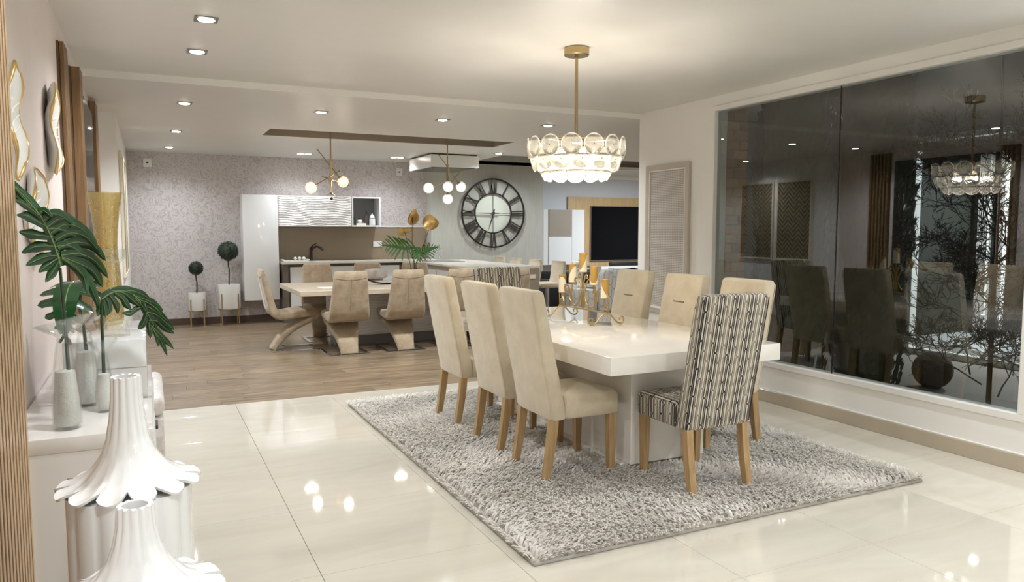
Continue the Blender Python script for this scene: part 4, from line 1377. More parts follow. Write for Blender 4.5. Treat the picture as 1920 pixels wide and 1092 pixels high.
def c2_(x, y, d): return (-0.156 + (x - 190) * 0.0017, 3.05 + d, 1.176 - (y - 560) * 0.0020)
def L2(pts, w): return ([(150 + x / 5.46, 520 + y / 5.46) for x, y in pts], w)
lobe_leaf('green split leaf arching to the right over the wood floor', [(-0.158, 3.03, 0.90), (-0.157, 3.03, 1.0), (-0.158, 3.04, 1.10), (-0.153, 3.05, 1.172)], c2_,
          [(190, 562), (208, 551), (232, 549), (252, 558), (268, 578), (280, 600), (292, 625)],
          [L2([(230, 230), (245, 300), (250, 350), (248, 405)], 6), L2([(260, 210), (290, 270), (290, 330), (270, 390)], 6), L2([(300, 190), (340, 250), (370, 310), (372, 385)], 6.5), L2([(210, 240), (190, 290), (190, 340), (175, 385)], 6),
           L2([(360, 170), (430, 230), (470, 300), (520, 350)], 7), L2([(400, 160), (470, 190), (540, 260), (620, 330)], 7.5), L2([(620, 330), (560, 350), (500, 385), (415, 370)], 5.5),
           L2([(330, 150), (400, 150), (470, 160), (540, 200)], 7), L2([(460, 160), (540, 160), (640, 200), (740, 270)], 6.5), L2([(540, 210), (640, 240), (760, 300), (860, 380)], 7), L2([(600, 250), (700, 290), (790, 350), (850, 420)], 7),
           L2([(640, 320), (720, 340), (830, 420), (920, 490)], 7.5), L2([(670, 380), (780, 410), (880, 490), (970, 570)], 7.5), L2([(700, 470), (790, 480), (880, 560), (975, 615)], 7), L2([(680, 390), (660, 450), (620, 520), (575, 545)], 6.5),
           L2([(700, 490), (700, 540), (705, 590), (715, 650)], 6), L2([(720, 520), (760, 590), (830, 700), (885, 850)], 6), L2([(730, 530), (800, 600), (880, 690), (960, 775)], 5.5), L2([(740, 560), (770, 620), (785, 680), (795, 745)], 4.5),
           L2([(660, 350), (690, 400), (710, 440), (720, 500)], 9), L2([(560, 230), (600, 280), (640, 320), (680, 380)], 9)],
          11, lambda x, y: 0.05 * math.sin((x - 190) / 55))
stem_thing('smaller green split leaf hanging between the other two', [(-0.222, 3.22, 0.97), (-0.228, 3.22, 1.06), (-0.240, 3.22, 1.14), (-0.225, 3.20, 1.20)],
           dict(spine=[(-0.225, 3.20, 1.20), (-0.240, 3.15, 1.235), (-0.258, 3.10, 1.22), (-0.268, 3.05, 1.17), (-0.272, 3.02, 1.11), (-0.272, 3.00, 1.05)],
                side=(0.95, 0.1, 0.2), L=0.105, W=0.02, nl=8, droop=0.3, seed=21, lw=0.32, phi=(-60, 60)))

# ottoman
t = thing('ottoman', 'square ottoman in pale silver brocade beyond the console', 'ottoman', (-0.205, 5.2, 0))
MB().box(-0.20, 0.255, -0.44, 0.44, 0.04, 0.33, 0.02, 3).build('base', M['throw'], t, 50)
MB().box(-0.205, 0.26, -0.445, 0.445, 0.335, 0.46, 0.045, 4).build('cushion', M['throw'], t, 50)
for sx in (-0.15, 0.2):
    for sy in (-0.38, 0.38):
        MB().box(sx - 0.015, sx + 0.015, sy - 0.015, sy + 0.015, 0, 0.04).build('leg', M['black'], t)

# fluted ceramic vases
def fluted(label, x, y, table, neck_n, R1, zrim, zfoot, rz):
    t = thing('fluted_floor_vase', label, 'vase', (x, y, 0), rz, 'white fluted floor vases')
    NP = 13
    SEG = NP * 8
    zs = [p[0] for p in table]; rs = [p[1] for p in table]
    rings = []
    n = 30
    ztop = zs[0]
    for k in range(n + 1):
        f = k / n
        z = ztop + (zrim - ztop) * (1 - (1 - f) ** 1.35)
        r = float(np.interp(-z, [-q for q in zs], rs))
        g_ = max(0, (r - rs[0]) / (R1 - rs[0]))
        ring = []
        for q in range(SEG):
            a = 2 * PI * q / SEG
            c_ = abs(math.cos(NP * a / 2))
            fl_ = 0.0038 * (c_ - 0.6) * (1 - g_) 
            scal = 1 - g_ ** 2 * 0.26 * (1 - (1 - (1 - c_) ** 2) ** 0.5)
            scoop = -0.014 * g_ ** 0.8 * (c_ ** 1.3) + 0.008 * g_
            droop_ = 0.004 * g_ ** 6 * (1 - c_)
            rr = (r + fl_) * scal
            ring.append((rr * math.cos(a), rr * math.sin(a), z + scoop + droop_ - 0.004 * (c_ - 0.5) * (1 - g_)))
        rings.append(ring)
    inner = [[(x_ * 0.985, y_ * 0.985, z_ - 0.006) for (x_, y_, z_) in rg] for rg in rings[::-1]]
    inner[-1] = [((rs[0] - 0.010) * math.cos(2 * PI * q / SEG), (rs[0] - 0.010) * math.sin(2 * PI * q / SEG), ztop - 0.001) for q in range(SEG)]
    down = [((rs[0] - 0.012) * math.cos(2 * PI * q / SEG), (rs[0] - 0.012) * math.sin(2 * PI * q / SEG), ztop - 0.05) for q in range(SEG)]
    mb = MB()
    mb.loft([down, inner[-1]] + rings, cap=False)
    mb.loft(inner[:-1], cap=False)
    # rim edge between outer and inner skins
    mb.loft([rings[-1], inner[0]], cap=False)
    mb.build('flared_neck', M['ceramic'], t, 70)
    rings = []
    for z in (0.0, 0.3, zrim - 0.03, zrim - 0.012):
        rings.append([((R1 * 0.86) * (0.95 + 0.06 * abs(math.cos(NP * 2 * PI * q / SEG / 2)) ** 0.6) * math.cos(2 * PI * q / SEG), (R1 * 0.93) * (0.95 + 0.06 * abs(math.cos(NP * 2 * PI * q / SEG / 2)) ** 0.6) * math.sin(2 * PI * q / SEG), z) for q in range(SEG)])
    MB().loft(rings).build('fluted_drum', M['ceramic'], t, 70)
    return t


fluted('white fluted floor vase with a tall neck and petal skirt, farther of the two', -0.062, 2.10,
       [(1.055, 0.034), (1.00, 0.036), (0.95, 0.041), (0.90, 0.050), (0.862, 0.064), (0.835, 0.082), (0.812, 0.105), (0.797, 0.130), (0.789, 0.150), (0.785, 0.168)], 14, 0.168, 0.785, 0, 0.1)
fluted('white fluted floor vase with a shorter neck at the bottom edge, nearest the camera', -0.042, 1.68,
       [(0.862, 0.034), (0.82, 0.037), (0.785, 0.044), (0.752, 0.056), (0.725, 0.074), (0.702, 0.098), (0.687, 0.125), (0.679, 0.148), (0.675, 0.168)], 14, 0.168, 0.675, 0, 0.3)

# ------------------------------------------------------------------ kitchen wall
def topiary(label, x, y, pr, pz0, pz1, bz, br, s):
    t = thing('topiary', label, 'plant', (x, y, 0), 0, 'ball topiaries in white pots')
    p = MB().lathe([(pr * 0.96, pz0), (pr, pz0 + 0.01), (pr, pz1), (pr - 0.012, pz1), (pr - 0.014, pz1 - 0.03), (0.01, pz1 - 0.03)], 32).build('pot', M['satin_white'], t, 40)
    st = MB()
    for k in range(4):
        a = PI / 4 + k * PI / 2
        cx, cy = (pr + 0.008) * math.cos(a), (pr + 0.008) * math.sin(a)
        MB().box(cx - 0.007, cx + 0.007, cy - 0.007, cy + 0.007, 0, pz0 + (pz1 - pz0) * 0.62, 0.001).build('stand_leg', M['brass'], t)
    MB().tube([((pr + 0.004) * math.cos(a), (pr + 0.004) * math.sin(a), pz0 - 0.006) for a in [2 * PI * q / 28 for q in range(28)]], 0.006, 6, loop=True).build('stand_ring', M['brass'], t)
    MB().tube([(0, 0, pz1 - 0.04), (0.008, 0, (pz1 + bz) / 2 - 0.03), (-0.004, 0, (pz1 + bz) / 2 + 0.05), (0, 0, bz)], 0.009, 8).build('trunk', M['trunk'], t)
    rnd = random.Random(int(s))
    bl = MB(); bl.ball((0, 0, bz), br * 0.9, 24, 16)
    for k in range(900):
        u = rnd.uniform(-1, 1); a = rnd.random() * 6.283
        d = Vector((math.sqrt(1 - u * u) * math.cos(a), math.sqrt(1 - u * u) * math.sin(a), u))
        c_ = Vector((0, 0, bz)) + d * br * rnd.uniform(0.88, 0.97)
        q = d.orthogonal().normalized(); q = q * math.cos(a * 7) + d.cross(q) * math.sin(a * 7)
        e = d.cross(q)
        l_ = 0.013
        bl.face([c_ - q * l_ * 0.5, c_ + d * l_ * .7 + e * l_ * .2, c_ + q * l_ * 0.6 + d * l_, c_ + d * l_ * .2 - e * l_ * .5])
    tag(bl.build('leaf_ball', M['leafback'], t, 0))
    return t


topiary('small ball topiary in a white pot on brass legs, left of the pair', 0.628, 12.02, 0.122, 0.235, 0.50, 0.86, 0.10, 1)
topiary('larger ball topiary in a white pot on brass legs beside the tall cabinet', 1.08, 12.0, 0.160, 0.245, 0.61, 1.108, 0.150, 2)

t = thing('tall_cabinet', 'tall white gloss cabinet hung on the patterned wall', 'cabinet', (1.545, 12.075, 0.355))
MB().box(-0.255, 0.255, -0.15, 0.172, 0, 1.60, 0.003).build('body', M['satin_white'], t)
MB().box(-0.256, 0.256, -0.172, -0.151, 0.002, 1.598, 0.004, 2).build('door', M['gloss_white'], t)
t = thing('wall_cabinet', 'white wall cabinet with a rippled front beside the tall cabinet', 'cabinet', (2.37, 12.075, 1.475))
MB().box(-0.565, 0.565, -0.15, 0.172, 0, 0.475, 0.003).build('body', M['satin_white'], t)
dd = MB().box(-0.563, 0.563, -0.165, -0.151, 0.002, 0.473).build('lift_door', M['ripple'], t)
mb = MB(); ripple_mesh(mb, 1.12, 0.468, (0, -1, 0), (-0.56, -0.166, 0.004), (1, 0, 0), 0.011, 18, 2.5, 110)
mb.build('ripples', M['ripple'], dd, 60)
t = thing('open_shelf_box', 'white open display box at the right end of the wall cabinet', 'shelf', (3.175, 12.075, 1.475))
b = MB()
b.box(-0.235, 0.235, -0.16, 0.172, 0, 0.022, .002).box(-0.235, 0.235, -0.16, 0.172, 0.453, 0.475, .002).box(-0.235, -0.213, -0.16, 0.172, 0.022, 0.453, .002).box(0.213, 0.235, -0.16, 0.172, 0.022, 0.453, .002)
b.build('box_frame', M['gloss_white'], t)
MB().box(-0.213, 0.213, 0.15, 0.17, 0.022, 0.453).build('back_panel', plain('mid_grey_panel', (0.25, 0.25, 0.25), 0.15), t)
SZ = 1.475 + 0.0225
def small(name, label, cat, loc, prof, mat, group=None, extra=None):
    t = thing(name, label, cat, loc, 0, group)
    MB().lathe(prof, 20).build('body', M[mat], t, 50)
    if extra: extra(t)
    return t
small('bottle', 'dark bottle in the open display box', 'bottle', (3.205, 12.03, SZ), [(0.038, 0), (0.042, 0.01), (0.042, 0.10), (0.016, 0.165), (0.014, 0.21), (0.016, 0.212)], 'grey_metal',
      extra=lambda t: MB().lathe([(0.012, 0.212), (0.012, 0.222)], 12).build('stopper', M['black'], t))
small('bottle', 'white ribbed bottle in the open display box', 'bottle', (3.29, 12.0, SZ), [(0.044, 0), (0.05, 0.01), (0.048, 0.10), (0.04, 0.14), (0.016, 0.175), (0.008, 0.18), (0.008, 0.20)], 'satin_white',
      extra=lambda t: MB().lathe([(0.049, 0.115), (0.049, 0.122)], 20).build('band', M['silver'], t))
small('jar', 'white lidded jar with a black bow on the display box books', 'jar', (3.085, 12.0, SZ + 0.036), [(0.028, 0), (0.04, 0.012), (0.04, 0.045), (0.03, 0.055), (0.006, 0.058)], 'satin_white',
      extra=lambda t: MB().ball((0, 0, 0.07), 0.018, 10, 7, (1.8, 0.8, 0.7)).build('bow', M['black'], t))
t = thing('book', 'cream book lying at the front of the display box', 'book', (3.10, 11.985, SZ + 0.0005))
MB().box(-0.075, 0.075, -0.045, 0.045, 0, 0.034, 0.002).build('cover', M['candle_cream'], t)
MB().box(-0.073, 0.0755, -0.043, 0.043, 0.004, 0.030).build('pages', M['paper_white'], t)
small('jar', 'dark green jar at the left of the display box', 'jar', (2.998, 12.03, SZ), [(0.026, 0), (0.03, 0.01), (0.03, 0.09), (0.02, 0.11), (0.022, 0.125)], 'leafback')

# sink counter
CTZ = 0.94
t = thing('sink_counter', 'low kitchen counter with white doors and a pale stone top under the wall cabinet', 'kitchen counter', (2.78, 12.0, 0))
MB().box(-0.955, 1.50, -0.22, 0.245, CTZ - 0.04, CTZ, 0.003).build('worktop', M['stone_top'], t)
MB().box(-0.94, -0.86, -0.20, 0.245, 0, CTZ - 0.04, 0.002).build('side_panel', M['dark_taupe'], t)
MB().box(-0.86, 1.50, -0.16, 0.245, 0.10, CTZ - 0.04).build('carcass', M['dark_taupe'], t)
MB().box(-0.86, 1.50, -0.13, 0.245, 0.0, 0.10).build('plinth', M['plinth'], t)
xs = [-0.84, -0.26, 0.20, 0.28, 0.92]
for a, b_ in ((-0.83, -0.27), (-0.255, 0.17), (0.185, 0.26), (0.275, 0.90)):
    dd = MB().box(a, b_, -0.18, -0.162, 0.12, CTZ - 0.085, 0.002).build('door', M['satin_white'], t)
MB().box(-0.16, 0.34, -0.14, 0.10, CTZ + 0.0005, CTZ + 0.004, 0.001).build('sink_rim', M['steel'], t)
MB().box(-0.13, 0.31, -0.12, 0.08, CTZ + 0.004, CTZ + 0.0045).build('sink_bowl', M['plinth'], t)
t = thing('backsplash_panel', 'brown glass backsplash under the wall cabinet', 'wall panel', (2.95, 12.25, 0.942))
MB().box(-1.14, 1.34, -0.02, -0.001, 0, 0.525).build('panel', M['taupe_glass'], t)
MB().box(0.45, 1.34, -0.034, -0.001, 0.528, 0.54, 0.001).build('ledge', M['satin_white'], t)
t = thing('faucet', 'dark bronze faucet with a pull-out spout behind the sink', 'faucet', (2.33, 12.14, CTZ + 0.001))
MB().lathe([(0.030, 0), (0.026, 0.02), (0.022, 0.10), (0.022, 0.19), (0.014, 0.20)], 16).build('body', M['iron'], t)
MB().tube([(0, 0, 0.14), (0.03, -0.03, 0.20), (0.08, -0.09, 0.225), (0.13, -0.15, 0.20), (0.15, -0.17, 0.165)], [0.018, 0.017, 0.016, 0.018, 0.020], 10).build('spout', M['iron'], t)
MB().tube([(0, 0, 0.20), (0.03, 0.0, 0.24), (0.09, 0.0, 0.27)], [0.012, 0.009, 0.006], 8).build('lever', M['iron'], t)
t = thing('serving_tray', 'long white tray with pale balls at the left of the counter', 'tray', (2.06, 12.02, CTZ + 0.001))
MB().box(-0.19, 0.19, -0.09, 0.09, 0, 0.012, 0.003).box(-0.21, -0.17, -0.09, 0.09, 0.010, 0.028, 0.003).box(0.17, 0.21, -0.09, 0.09, 0.010, 0.028, 0.003).build('tray_body', M['satin_white'], t)
for k, x in enumerate((2.06, 2.125, 2.19)):
    tt = thing('decor_ball', ['pale decorative ball, left of three on the white tray', 'pale decorative ball, middle of three on the white tray', 'pale decorative ball, right of three on the white tray'][k], 'ornament', (x, 12.0, CTZ + 0.0135), 0, 'decorative balls on the tray')
    MB().ball((0, 0, 0.028), 0.028, 14, 9).build('ball', M['stone_top'], tt)
    MB().tube([(0.0285 * math.cos(a), 0.0285 * math.sin(a) * 0.7, 0.028 + 0.0285 * math.sin(a) * 0.7) for a in [2 * PI * q / 20 for q in range(20)]], 0.0012, 4, loop=True).build('groove', M['taupe'], tt)
small('glass_shaker', 'small clear glass shaker on the white tray', 'shaker', (1.955, 12.0, CTZ + 0.0135), [(0.018, 0), (0.02, 0.06), (0.014, 0.085), (0.015, 0.1)], 'thick')
for (x, z, lab) in ((0.035, 2.40, 'small white wall speaker with a black dot, above the topiaries'), (3.825, 2.39, 'small white wall speaker with a black dot, left of the extractor hood')):
    t = thing('wall_speaker', lab, 'speaker', (x, YB, z))
    MB().box(-0.055, 0.055, -0.03, -0.001, -0.065, 0.065, 0.004).build('case', M['satin_white'], t)
    MB().ball((0, -0.031, 0), 0.014, 12, 8, (1.2, 0.4, 0.8)).build('eye', M['black'], t)
t = thing('power_socket', 'white double power socket on the backsplash', 'socket', (3.435, 12.23, 1.19))
MB().box(-0.075, 0.075, -0.012, -0.0005, -0.045, 0.045, 0.003).build('plate', M['satin_white'], t)
MB().box(-0.045, 0.045, -0.0135, -0.012, -0.018, 0.018, 0.0005).build('sockets', M['paper_white'], t)
t = thing('extractor_hood', 'boxy white extractor hood hanging below the kitchen ceiling', 'extractor hood', (4.17, 11.05, ZF))
MB().box(-0.385, 0.385, -0.5, 0.5, -0.20, -0.02, 0.004).build('hood_body', M['satin_white'], t)
MB().box(-0.36, 0.36, -0.47, 0.47, -0.02, -0.0005).build('shadow_gap', M['black'], t)
MB().box(-0.34, 0.34, -0.45, 0.45, -0.206, -0.2005).build('glass_underside', M['screen'], t)

# bar
BRX0, BRX1, BRY0, BRY1 = 3.74, 4.74, 8.92, 11.60
t = thing('bar_counter', 'kitchen bar with a pale stone top and taupe end panel', 'bar counter', (4.24, 10.2, 0))
MB().box(BRX0 - 4.24, BRX1 - 4.24, BRY0 - 10.2, BRY1 - 10.2, CTZ - 0.03, CTZ, 0.003).build('worktop', M['stone_top'], t)
MB().box(BRX0 - 4.24 + 0.01, BRX1 - 4.24 - 0.01, BRY0 - 10.2 + 0.005, BRY0 - 10.2 + 0.05, 0, CTZ - 0.03, 0.002).build('end_panel', M['taupe'], t)
MB().box(BRX0 - 4.24 + 0.03, 0.20, BRY0 - 10.2 + 0.05, BRY1 - 10.2, 0.10, CTZ - 0.03).build('carcass', M['taupe'], t)
for k in range(4):
    MB().box(BRX0 - 4.24 + 0.012, BRX0 - 4.24 + 0.03, -1.16 + 0.62 * k, -1.16 + 0.62 * k + 0.60, 0.12, CTZ - 0.09, 0.002).build('door', M['satin_white'], t)
MB().box(BRX0 - 4.24 + 0.06, 0.20, BRY0 - 10.2 + 0.05, BRY1 - 10.2, 0, 0.10).build('plinth', M['plinth'], t)
t = thing('switch_plate', 'small cream plate on the taupe end of the bar', 'socket', (4.63, 8.925, 0.80))
MB().box(-0.045, 0.045, -0.014, -0.001, -0.028, 0.028, 0.003).build('plate', M['candle_cream'], t)
MB().box(-0.02, 0.02, -0.017, -0.014, -0.012, 0.012, 0.001).build('switch', M['paper_white'], t)
t = thing('hob', 'flat dark glass hob set in the bar top', 'hob', (4.10, 11.0, CTZ))
MB().box(-0.26, 0.26, -0.35, 0.35, 0.0005, 0.006, 0.002).build('glass_plate', plain('hob_glass', (0.2, 0.2, 0.2), 0.08), t)
for a, b_ in ((-0.12, -0.17), (0.12, -0.17), (-0.12, 0.17), (0.12, 0.17)):
    MB().lathe([(0.075, 0.006), (0.075, 0.0068)], 24, (a, b_, 0)).build('cooking_zone', M['plinth'], t)
t = thing('glass_tumbler', 'clear stemmed glass on the bar beside the wall', 'glass', (3.95, 11.5, CTZ + 0.001))
MB().lathe([(0.04, 0), (0.006, 0.006), (0.006, 0.07), (0.03, 0.10), (0.036, 0.17), (0.033, 0.17), (0.026, 0.10), (0.004, 0.085)], 18).build('glass_body', M['clear'], t, 60)
t = thing('glass_cloche', 'clear glass cloche with a knob on the bar beside the wall', 'cloche', (4.16, 11.48, CTZ + 0.001))
MB().lathe([(0.12, 0), (0.118, 0.04), (0.09, 0.085), (0.02, 0.11), (0.01, 0.12), (0.014, 0.135)], 24).build('dome', M['clear'], t, 60)
MB().lathe([(0.13, 0.0), (0.13, 0.004)], 24).build('plate', M['satin_white'], t)

def stool(label, x, y):
    t = thing('bar_stool', label, 'stool', (x, y, 0), 0, 'pale stools behind the bar')
    MB().box(-0.20, 0.17, -0.19, 0.19, 0.60, 0.67, 0.025, 3).build('seat', M['cream_fab'], t, 50)
    rings = []
    for (xx, z) in ((0.14, 0.62), (0.165, 0.72), (0.18, 0.82), (0.19, 0.92), (0.192, 0.965), (0.188, 0.975)):
        hw = 0.19 if z < 0.95 else 0.175
        rings.append([(xx + px_, py_, z) for (py_, px_) in rrect(hw, 0.022, 0.015, 3)])
    MB().loft(rings).build('backrest', M['cream_fab'], t, 50)
    MB().lathe([(0.20, 0), (0.20, 0.01), (0.03, 0.025), (0.025, 0.60)], 24).build('pedestal', M['steel'], t)
    MB().tube([(-0.14 * math.cos(a) - 0.0, 0.14 * math.sin(a), 0.25) for a in [2 * PI * q / 20 for q in range(20)]], 0.01, 6, loop=True).build('foot_ring', M['steel'], t)
    return t
s0 = stool('pale bar stool whose side shows at the right end of the bar', 5.18, 9.53)
dup(s0, 'pale bar stool back over the bar top, nearest of the three showing only their tops', (5.15, 10.20, 0))
dup(s0, 'pale bar stool back over the bar top, middle of the three showing only their tops', (5.15, 10.88, 0))
dup(s0, 'pale bar stool back over the bar top, farthest of the three under the clock', (5.15, 11.50, 0))

# flower vase on the breakfast table
VX, VY = 3.10, 9.32
t = thing('cylinder_vase', 'clear cylinder glass vase with twisted twigs on the breakfast table', 'vase', (VX, VY, BZ + 0.0005))
MB().lathe([(0.075, 0), (0.08, 0.01), (0.08, 0.24), (0.077, 0.24), (0.077, 0.014), (0.004, 0.012)], 28).build('glass_body', M['clear'], t, 60)
mb = MB()
rnd = random.Random(9)
for k in range(14):
    a = rnd.random() * 6.28
    pts = [(0.05 * math.cos(a + q * 0.7 + k), 0.05 * math.sin(a + q * 0.9), 0.014 + 0.035 * q) for q in range(6)]
    mb.tube(pts, 0.004, 5)
tag(mb.build('twisted_twigs', M['twig'], t, 60), kind='stuff')
GF = 'gold painted anthuriums in the cylinder vase'
def anthurium(label, tip, size, nrm, k):
    base = Vector((VX, VY, BZ + 0.03)); tip = Vector(tip)
    t = thing('gold_anthurium', label, 'flower', base, 0, GF)
    mid = (base + tip) / 2 + Vector((0.015 * (k - 1), 0, 0.03))
    MB().tube([Vector((0.01 * k, 0, 0)), Vector((0.012 * k, 0, 0.2)), mid - base, tip - base], 0.0035, 6).build('stem', M['twig'], t, 60)
    n_ = Vector(nrm).normalized(); u = n_.orthogonal().normalized(); v = n_.cross(u)
    mb = MB(); rings = []
    for f in (0.03, 0.35, 0.7, 0.93, 1.0):
        ring = []
        for q in range(24):
            a = 2 * PI * q / 24
            heart = 1 - 0.22 * math.exp(-((math.cos(a) + 1) ** 2) / 0.05) + 0.18 * max(0, math.cos(a)) ** 4
            r_ = size * f * heart
            ring.append(tip - base + u * r_ * math.cos(a) + v * r_ * math.sin(a) + n_ * (0.35 * size * (f ** 2) * (0.5 + 0.5 * abs(math.sin(a)))))
        rings.append(ring)
    back = [[p - n_ * 0.003 for p in rg] for rg in rings[::-1]]
    mb.loft(rings + back, cap=False)
    mb.build('spathe', M['gold'], t, 60)
    MB().tube([tip - base, tip - base + n_ * size * 0.6 + u * size * 0.3], [0.006, 0.003], 6).build('spadix', M['gold'], t)
anthurium('gold anthurium standing highest over the breakfast table', (3.08, 9.30, 1.60), 0.105, (0.5, -0.85, -0.25), 0)
anthurium('gold anthurium farthest right over the breakfast table', (3.33, 9.30, 1.52), 0.105, (-0.3, -0.9, 0.25), 1)
anthurium('lowest gold anthurium, just above the fern leaf', (2.98, 9.34, 1.42), 0.095, (0.1, -0.5, -0.8), 2)
def spray(label, stem, spine, side, L, seed, nl=11, lw=0.13, phi=(10, 50)):
    o = Vector(stem[0])
    t = thing('fern_leaf', label, 'leaf', o, 0, 'green split leaves in the cylinder vase')
    MB().tube([Vector(p) - o for p in stem], 0.004, 6).build('stem', M['stem'], t, 60)
    leaf_blade('blade', [Vector(p) - o for p in spine], side, t, L, 0.012, nl, 0.15, seed, lw, 'leaf2', phi, False)
m2, nt2, p2 = newmat('bright_green_leaf')
p2.inputs['Base Color'].default_value = (0.035, 0.12, 0.015, 1); p2.inputs['Roughness'].default_value = 0.35
M['leaf2'] = m2
spray('wide green split leaf spreading left of the gold flowers', [(VX - 0.02, VY, BZ + 0.05), (VX - 0.06, VY, BZ + 0.3), (VX - 0.10, VY, 1.18)],
      [(VX + 0.02, VY, 1.20), (VX - 0.10, VY - 0.01, 1.185), (VX - 0.22, VY - 0.02, 1.205), (VX - 0.34, VY - 0.03, 1.225), (VX - 0.45, VY - 0.04, 1.23)], (0.2, 0.45, 0.9), 0.20, 2)
spray('green split leaf spreading right of the gold flowers', [(VX + 0.02, VY, BZ + 0.05), (VX + 0.04, VY, BZ + 0.3), (VX + 0.08, VY, 1.10)],
      [(VX + 0.02, VY - 0.02, 1.09), (VX + 0.12, VY - 0.03, 1.13), (VX + 0.22, VY - 0.04, 1.18), (VX + 0.32, VY - 0.05, 1.20)], (0.1, 0.5, 0.9), 0.14, 5)
spray('short green split leaf pointing down at the vase mouth', [(VX, VY - 0.01, BZ + 0.05), (VX, VY - 0.02, BZ + 0.28), (VX + 0.01, VY - 0.03, 1.14)],
      [(VX + 0.0, VY - 0.03, 1.20), (VX + 0.02, VY - 0.06, 1.16), (VX + 0.03, VY - 0.09, 1.10), (VX + 0.03, VY - 0.11, 1.04)], (0.95, 0.1, 0.2), 0.11, 8, 8, 0.2)

# ------------------------------------------------------------------ wall clock
t = thing('wall_clock', 'large round skeleton clock with roman numerals on the grey wall', 'clock', (5.43, 12.0, 1.715))
RO, RI = 0.59, 0.345
def circ(r, n=64): return [(r * math.cos(2 * PI * k / n), -0.035, r * math.sin(2 * PI * k / n)) for k in range(n)]
def hoop(r, wd_, th_):
    n = 72; rings = []
    for k in range(n):
        a = 2 * PI * k / n
        rings.append([((r + q[0]) * math.cos(a), -0.035 + q[1], (r + q[0]) * math.sin(a)) for q in ((-wd_, -th_), (wd_, -th_), (wd_, th_), (-wd_, th_))])
    return MB().loft(rings, loop=True)
hoop(RO, 0.013, 0.010).build('outer_ring', M['iron'], t)
hoop(RI, 0.010, 0.010).build('inner_ring', M['iron'], t)
MB().lathe([(RI - 0.012, -0.003), (RI - 0.012, 0.003)], 48).build('centre_disc', M['mirror'], t).rotation_euler = (R(90), 0, 0)
t.children[-1].location = (0, -0.012, 0)
ROM = ['XII', 'I', 'II', 'III', 'IIII', 'V', 'VI', 'VII', 'VIII', 'IX', 'X', 'XI']
h0, h1 = RI + 0.008, RO - 0.010
for i, s_ in enumerate(ROM):
    widths = {'I': 0.036, 'V': 0.085, 'X': 0.085}
    tot = sum(widths[c_] for c_ in s_)
    x = -tot / 2
    mb = MB()
    def bar(xa, xb, w_=0.0115):
        # xa at the rim, xb at the inner ring (tangential), radial extent h0..h1
        pts = [(xb - w_, h0), (xb + w_, h0), (xa + w_, h1), (xa - w_, h1)]
        mb.loft([[(p[0], -0.029, p[1]) for p in pts], [(p[0], -0.041, p[1]) for p in pts]])
    for c_ in s_:
        w_ = widths[c_]; xc = x + w_ / 2
        if c_ == 'I': bar(xc, xc * 0.85)
        if c_ == 'V': bar(xc - 0.032, xc * 0.9 - 0.004, 0.015); bar(xc + 0.032, xc * 0.9 + 0.004, 0.009)
        if c_ == 'X': bar(xc - 0.032, xc + 0.028, 0.015); bar(xc + 0.032, xc - 0.028, 0.009)
        x += w_
    o = mb.build('numeral', M['grey_metal'], t, 0)
    o.rotation_euler = (0, R(30 * i), 0)
    if i in (0,): o.data.materials[0] = M['steel']
for a in (0, 90, 180, 270):
    o = MB().box(-0.004, 0.004, -0.034, -0.028, 0.03, RI).build('spoke', M['iron'] if a in (0, 180) else M['steel'], t)
    o.rotation_euler = (0, R(a), 0)
o = MB().prism([(-0.010, -0.10), (0.010, -0.10), (0.006, 0.29), (-0.006, 0.29)], -0.052, -0.046).build('minute_hand', M['steel'], t); o.rotation_euler = (0, R(-90), 0)
o = MB().prism([(-0.012, -0.07), (0.012, -0.07), (0.007, 0.24), (-0.007, 0.24)], -0.045, -0.040).build('hour_hand', M['grey_metal'], t); o.rotation_euler = (0, R(197), 0)
MB().tube([(0, -0.056, 0), (0, -0.012, 0)], 0.03, 20).build('hub', M['steel'], t)
# ------------------------------------------------------------------ television corner
t = thing('media_wall_panel', 'golden oak wall panel behind the television', 'wall panel', (9.4, 13.2, 0.69))
MB().box(-1.78, 1.9, -0.05, -0.001, 0, 1.40, 0.003).build('panel', M['panel_wood'], t)
t = thing('television', 'large black wall television on the oak panel', 'television', (9.18, 13.15, 0.79))
MB().box(-1.05, 1.05, -0.045, -0.001, 0, 1.12, 0.004).build('housing', M['silver'], t)
MB().box(-1.042, 1.042, -0.048, -0.0455, 0.02, 1.112).build('screen', M['screen'], t)
t = thing('hanging_cabinet', 'white and taupe hanging cabinet left of the television', 'cabinet', (7.34, 13.0, 0.745))
MB().box(-0.46, 0.45, -0.18, 0.19, 0, 1.075, 0.003).build('body', M['satin_white'], t)
MB().box(-0.345, 0.16, -0.20, -0.181, 0.555, 1.073, 0.002).build('upper_door', M['taupe'], t)
MB().box(-0.345, 0.16, -0.20, -0.181, 0.002, 0.55, 0.002).build('lower_door', M['gloss_white'], t)
MB().box(0.165, 0.45, -0.20, -0.181, 0.002, 1.073, 0.002).build('side_door', M['gloss_white'], t)
t = thing('media_console', 'low white media console with open bays under the television', 'media console', (9.4, 12.85, 0))
MB().box(-1.3, 1.5, -0.2, 0.25, 0.66, 0.70, .002).box(-1.3, 1.5, -0.2, 0.25, 0.25, 0.29, .002).box(-1.3, -1.14, -0.2, 0.25, 0.29, 0.66, .002).box(-0.2, -0.16, -0.2, 0.25, 0.29, 0.66).build('frame', M['gloss_white'], t)
MB().box(-1.14, 1.5, 0.2, 0.24, 0.29, 0.66).box(-1.25, 1.45, -0.15, 0.2, 0, 0.25).build('dark_back', M['black'], t)
t = thing('soundbar', 'black soundbar on the media console', 'speaker', (9.3, 12.8, 0.701))
MB().box(-0.9, 0.9, -0.05, 0.05, 0, 0.07, 0.01, 2).build('housing', M['black'], t)
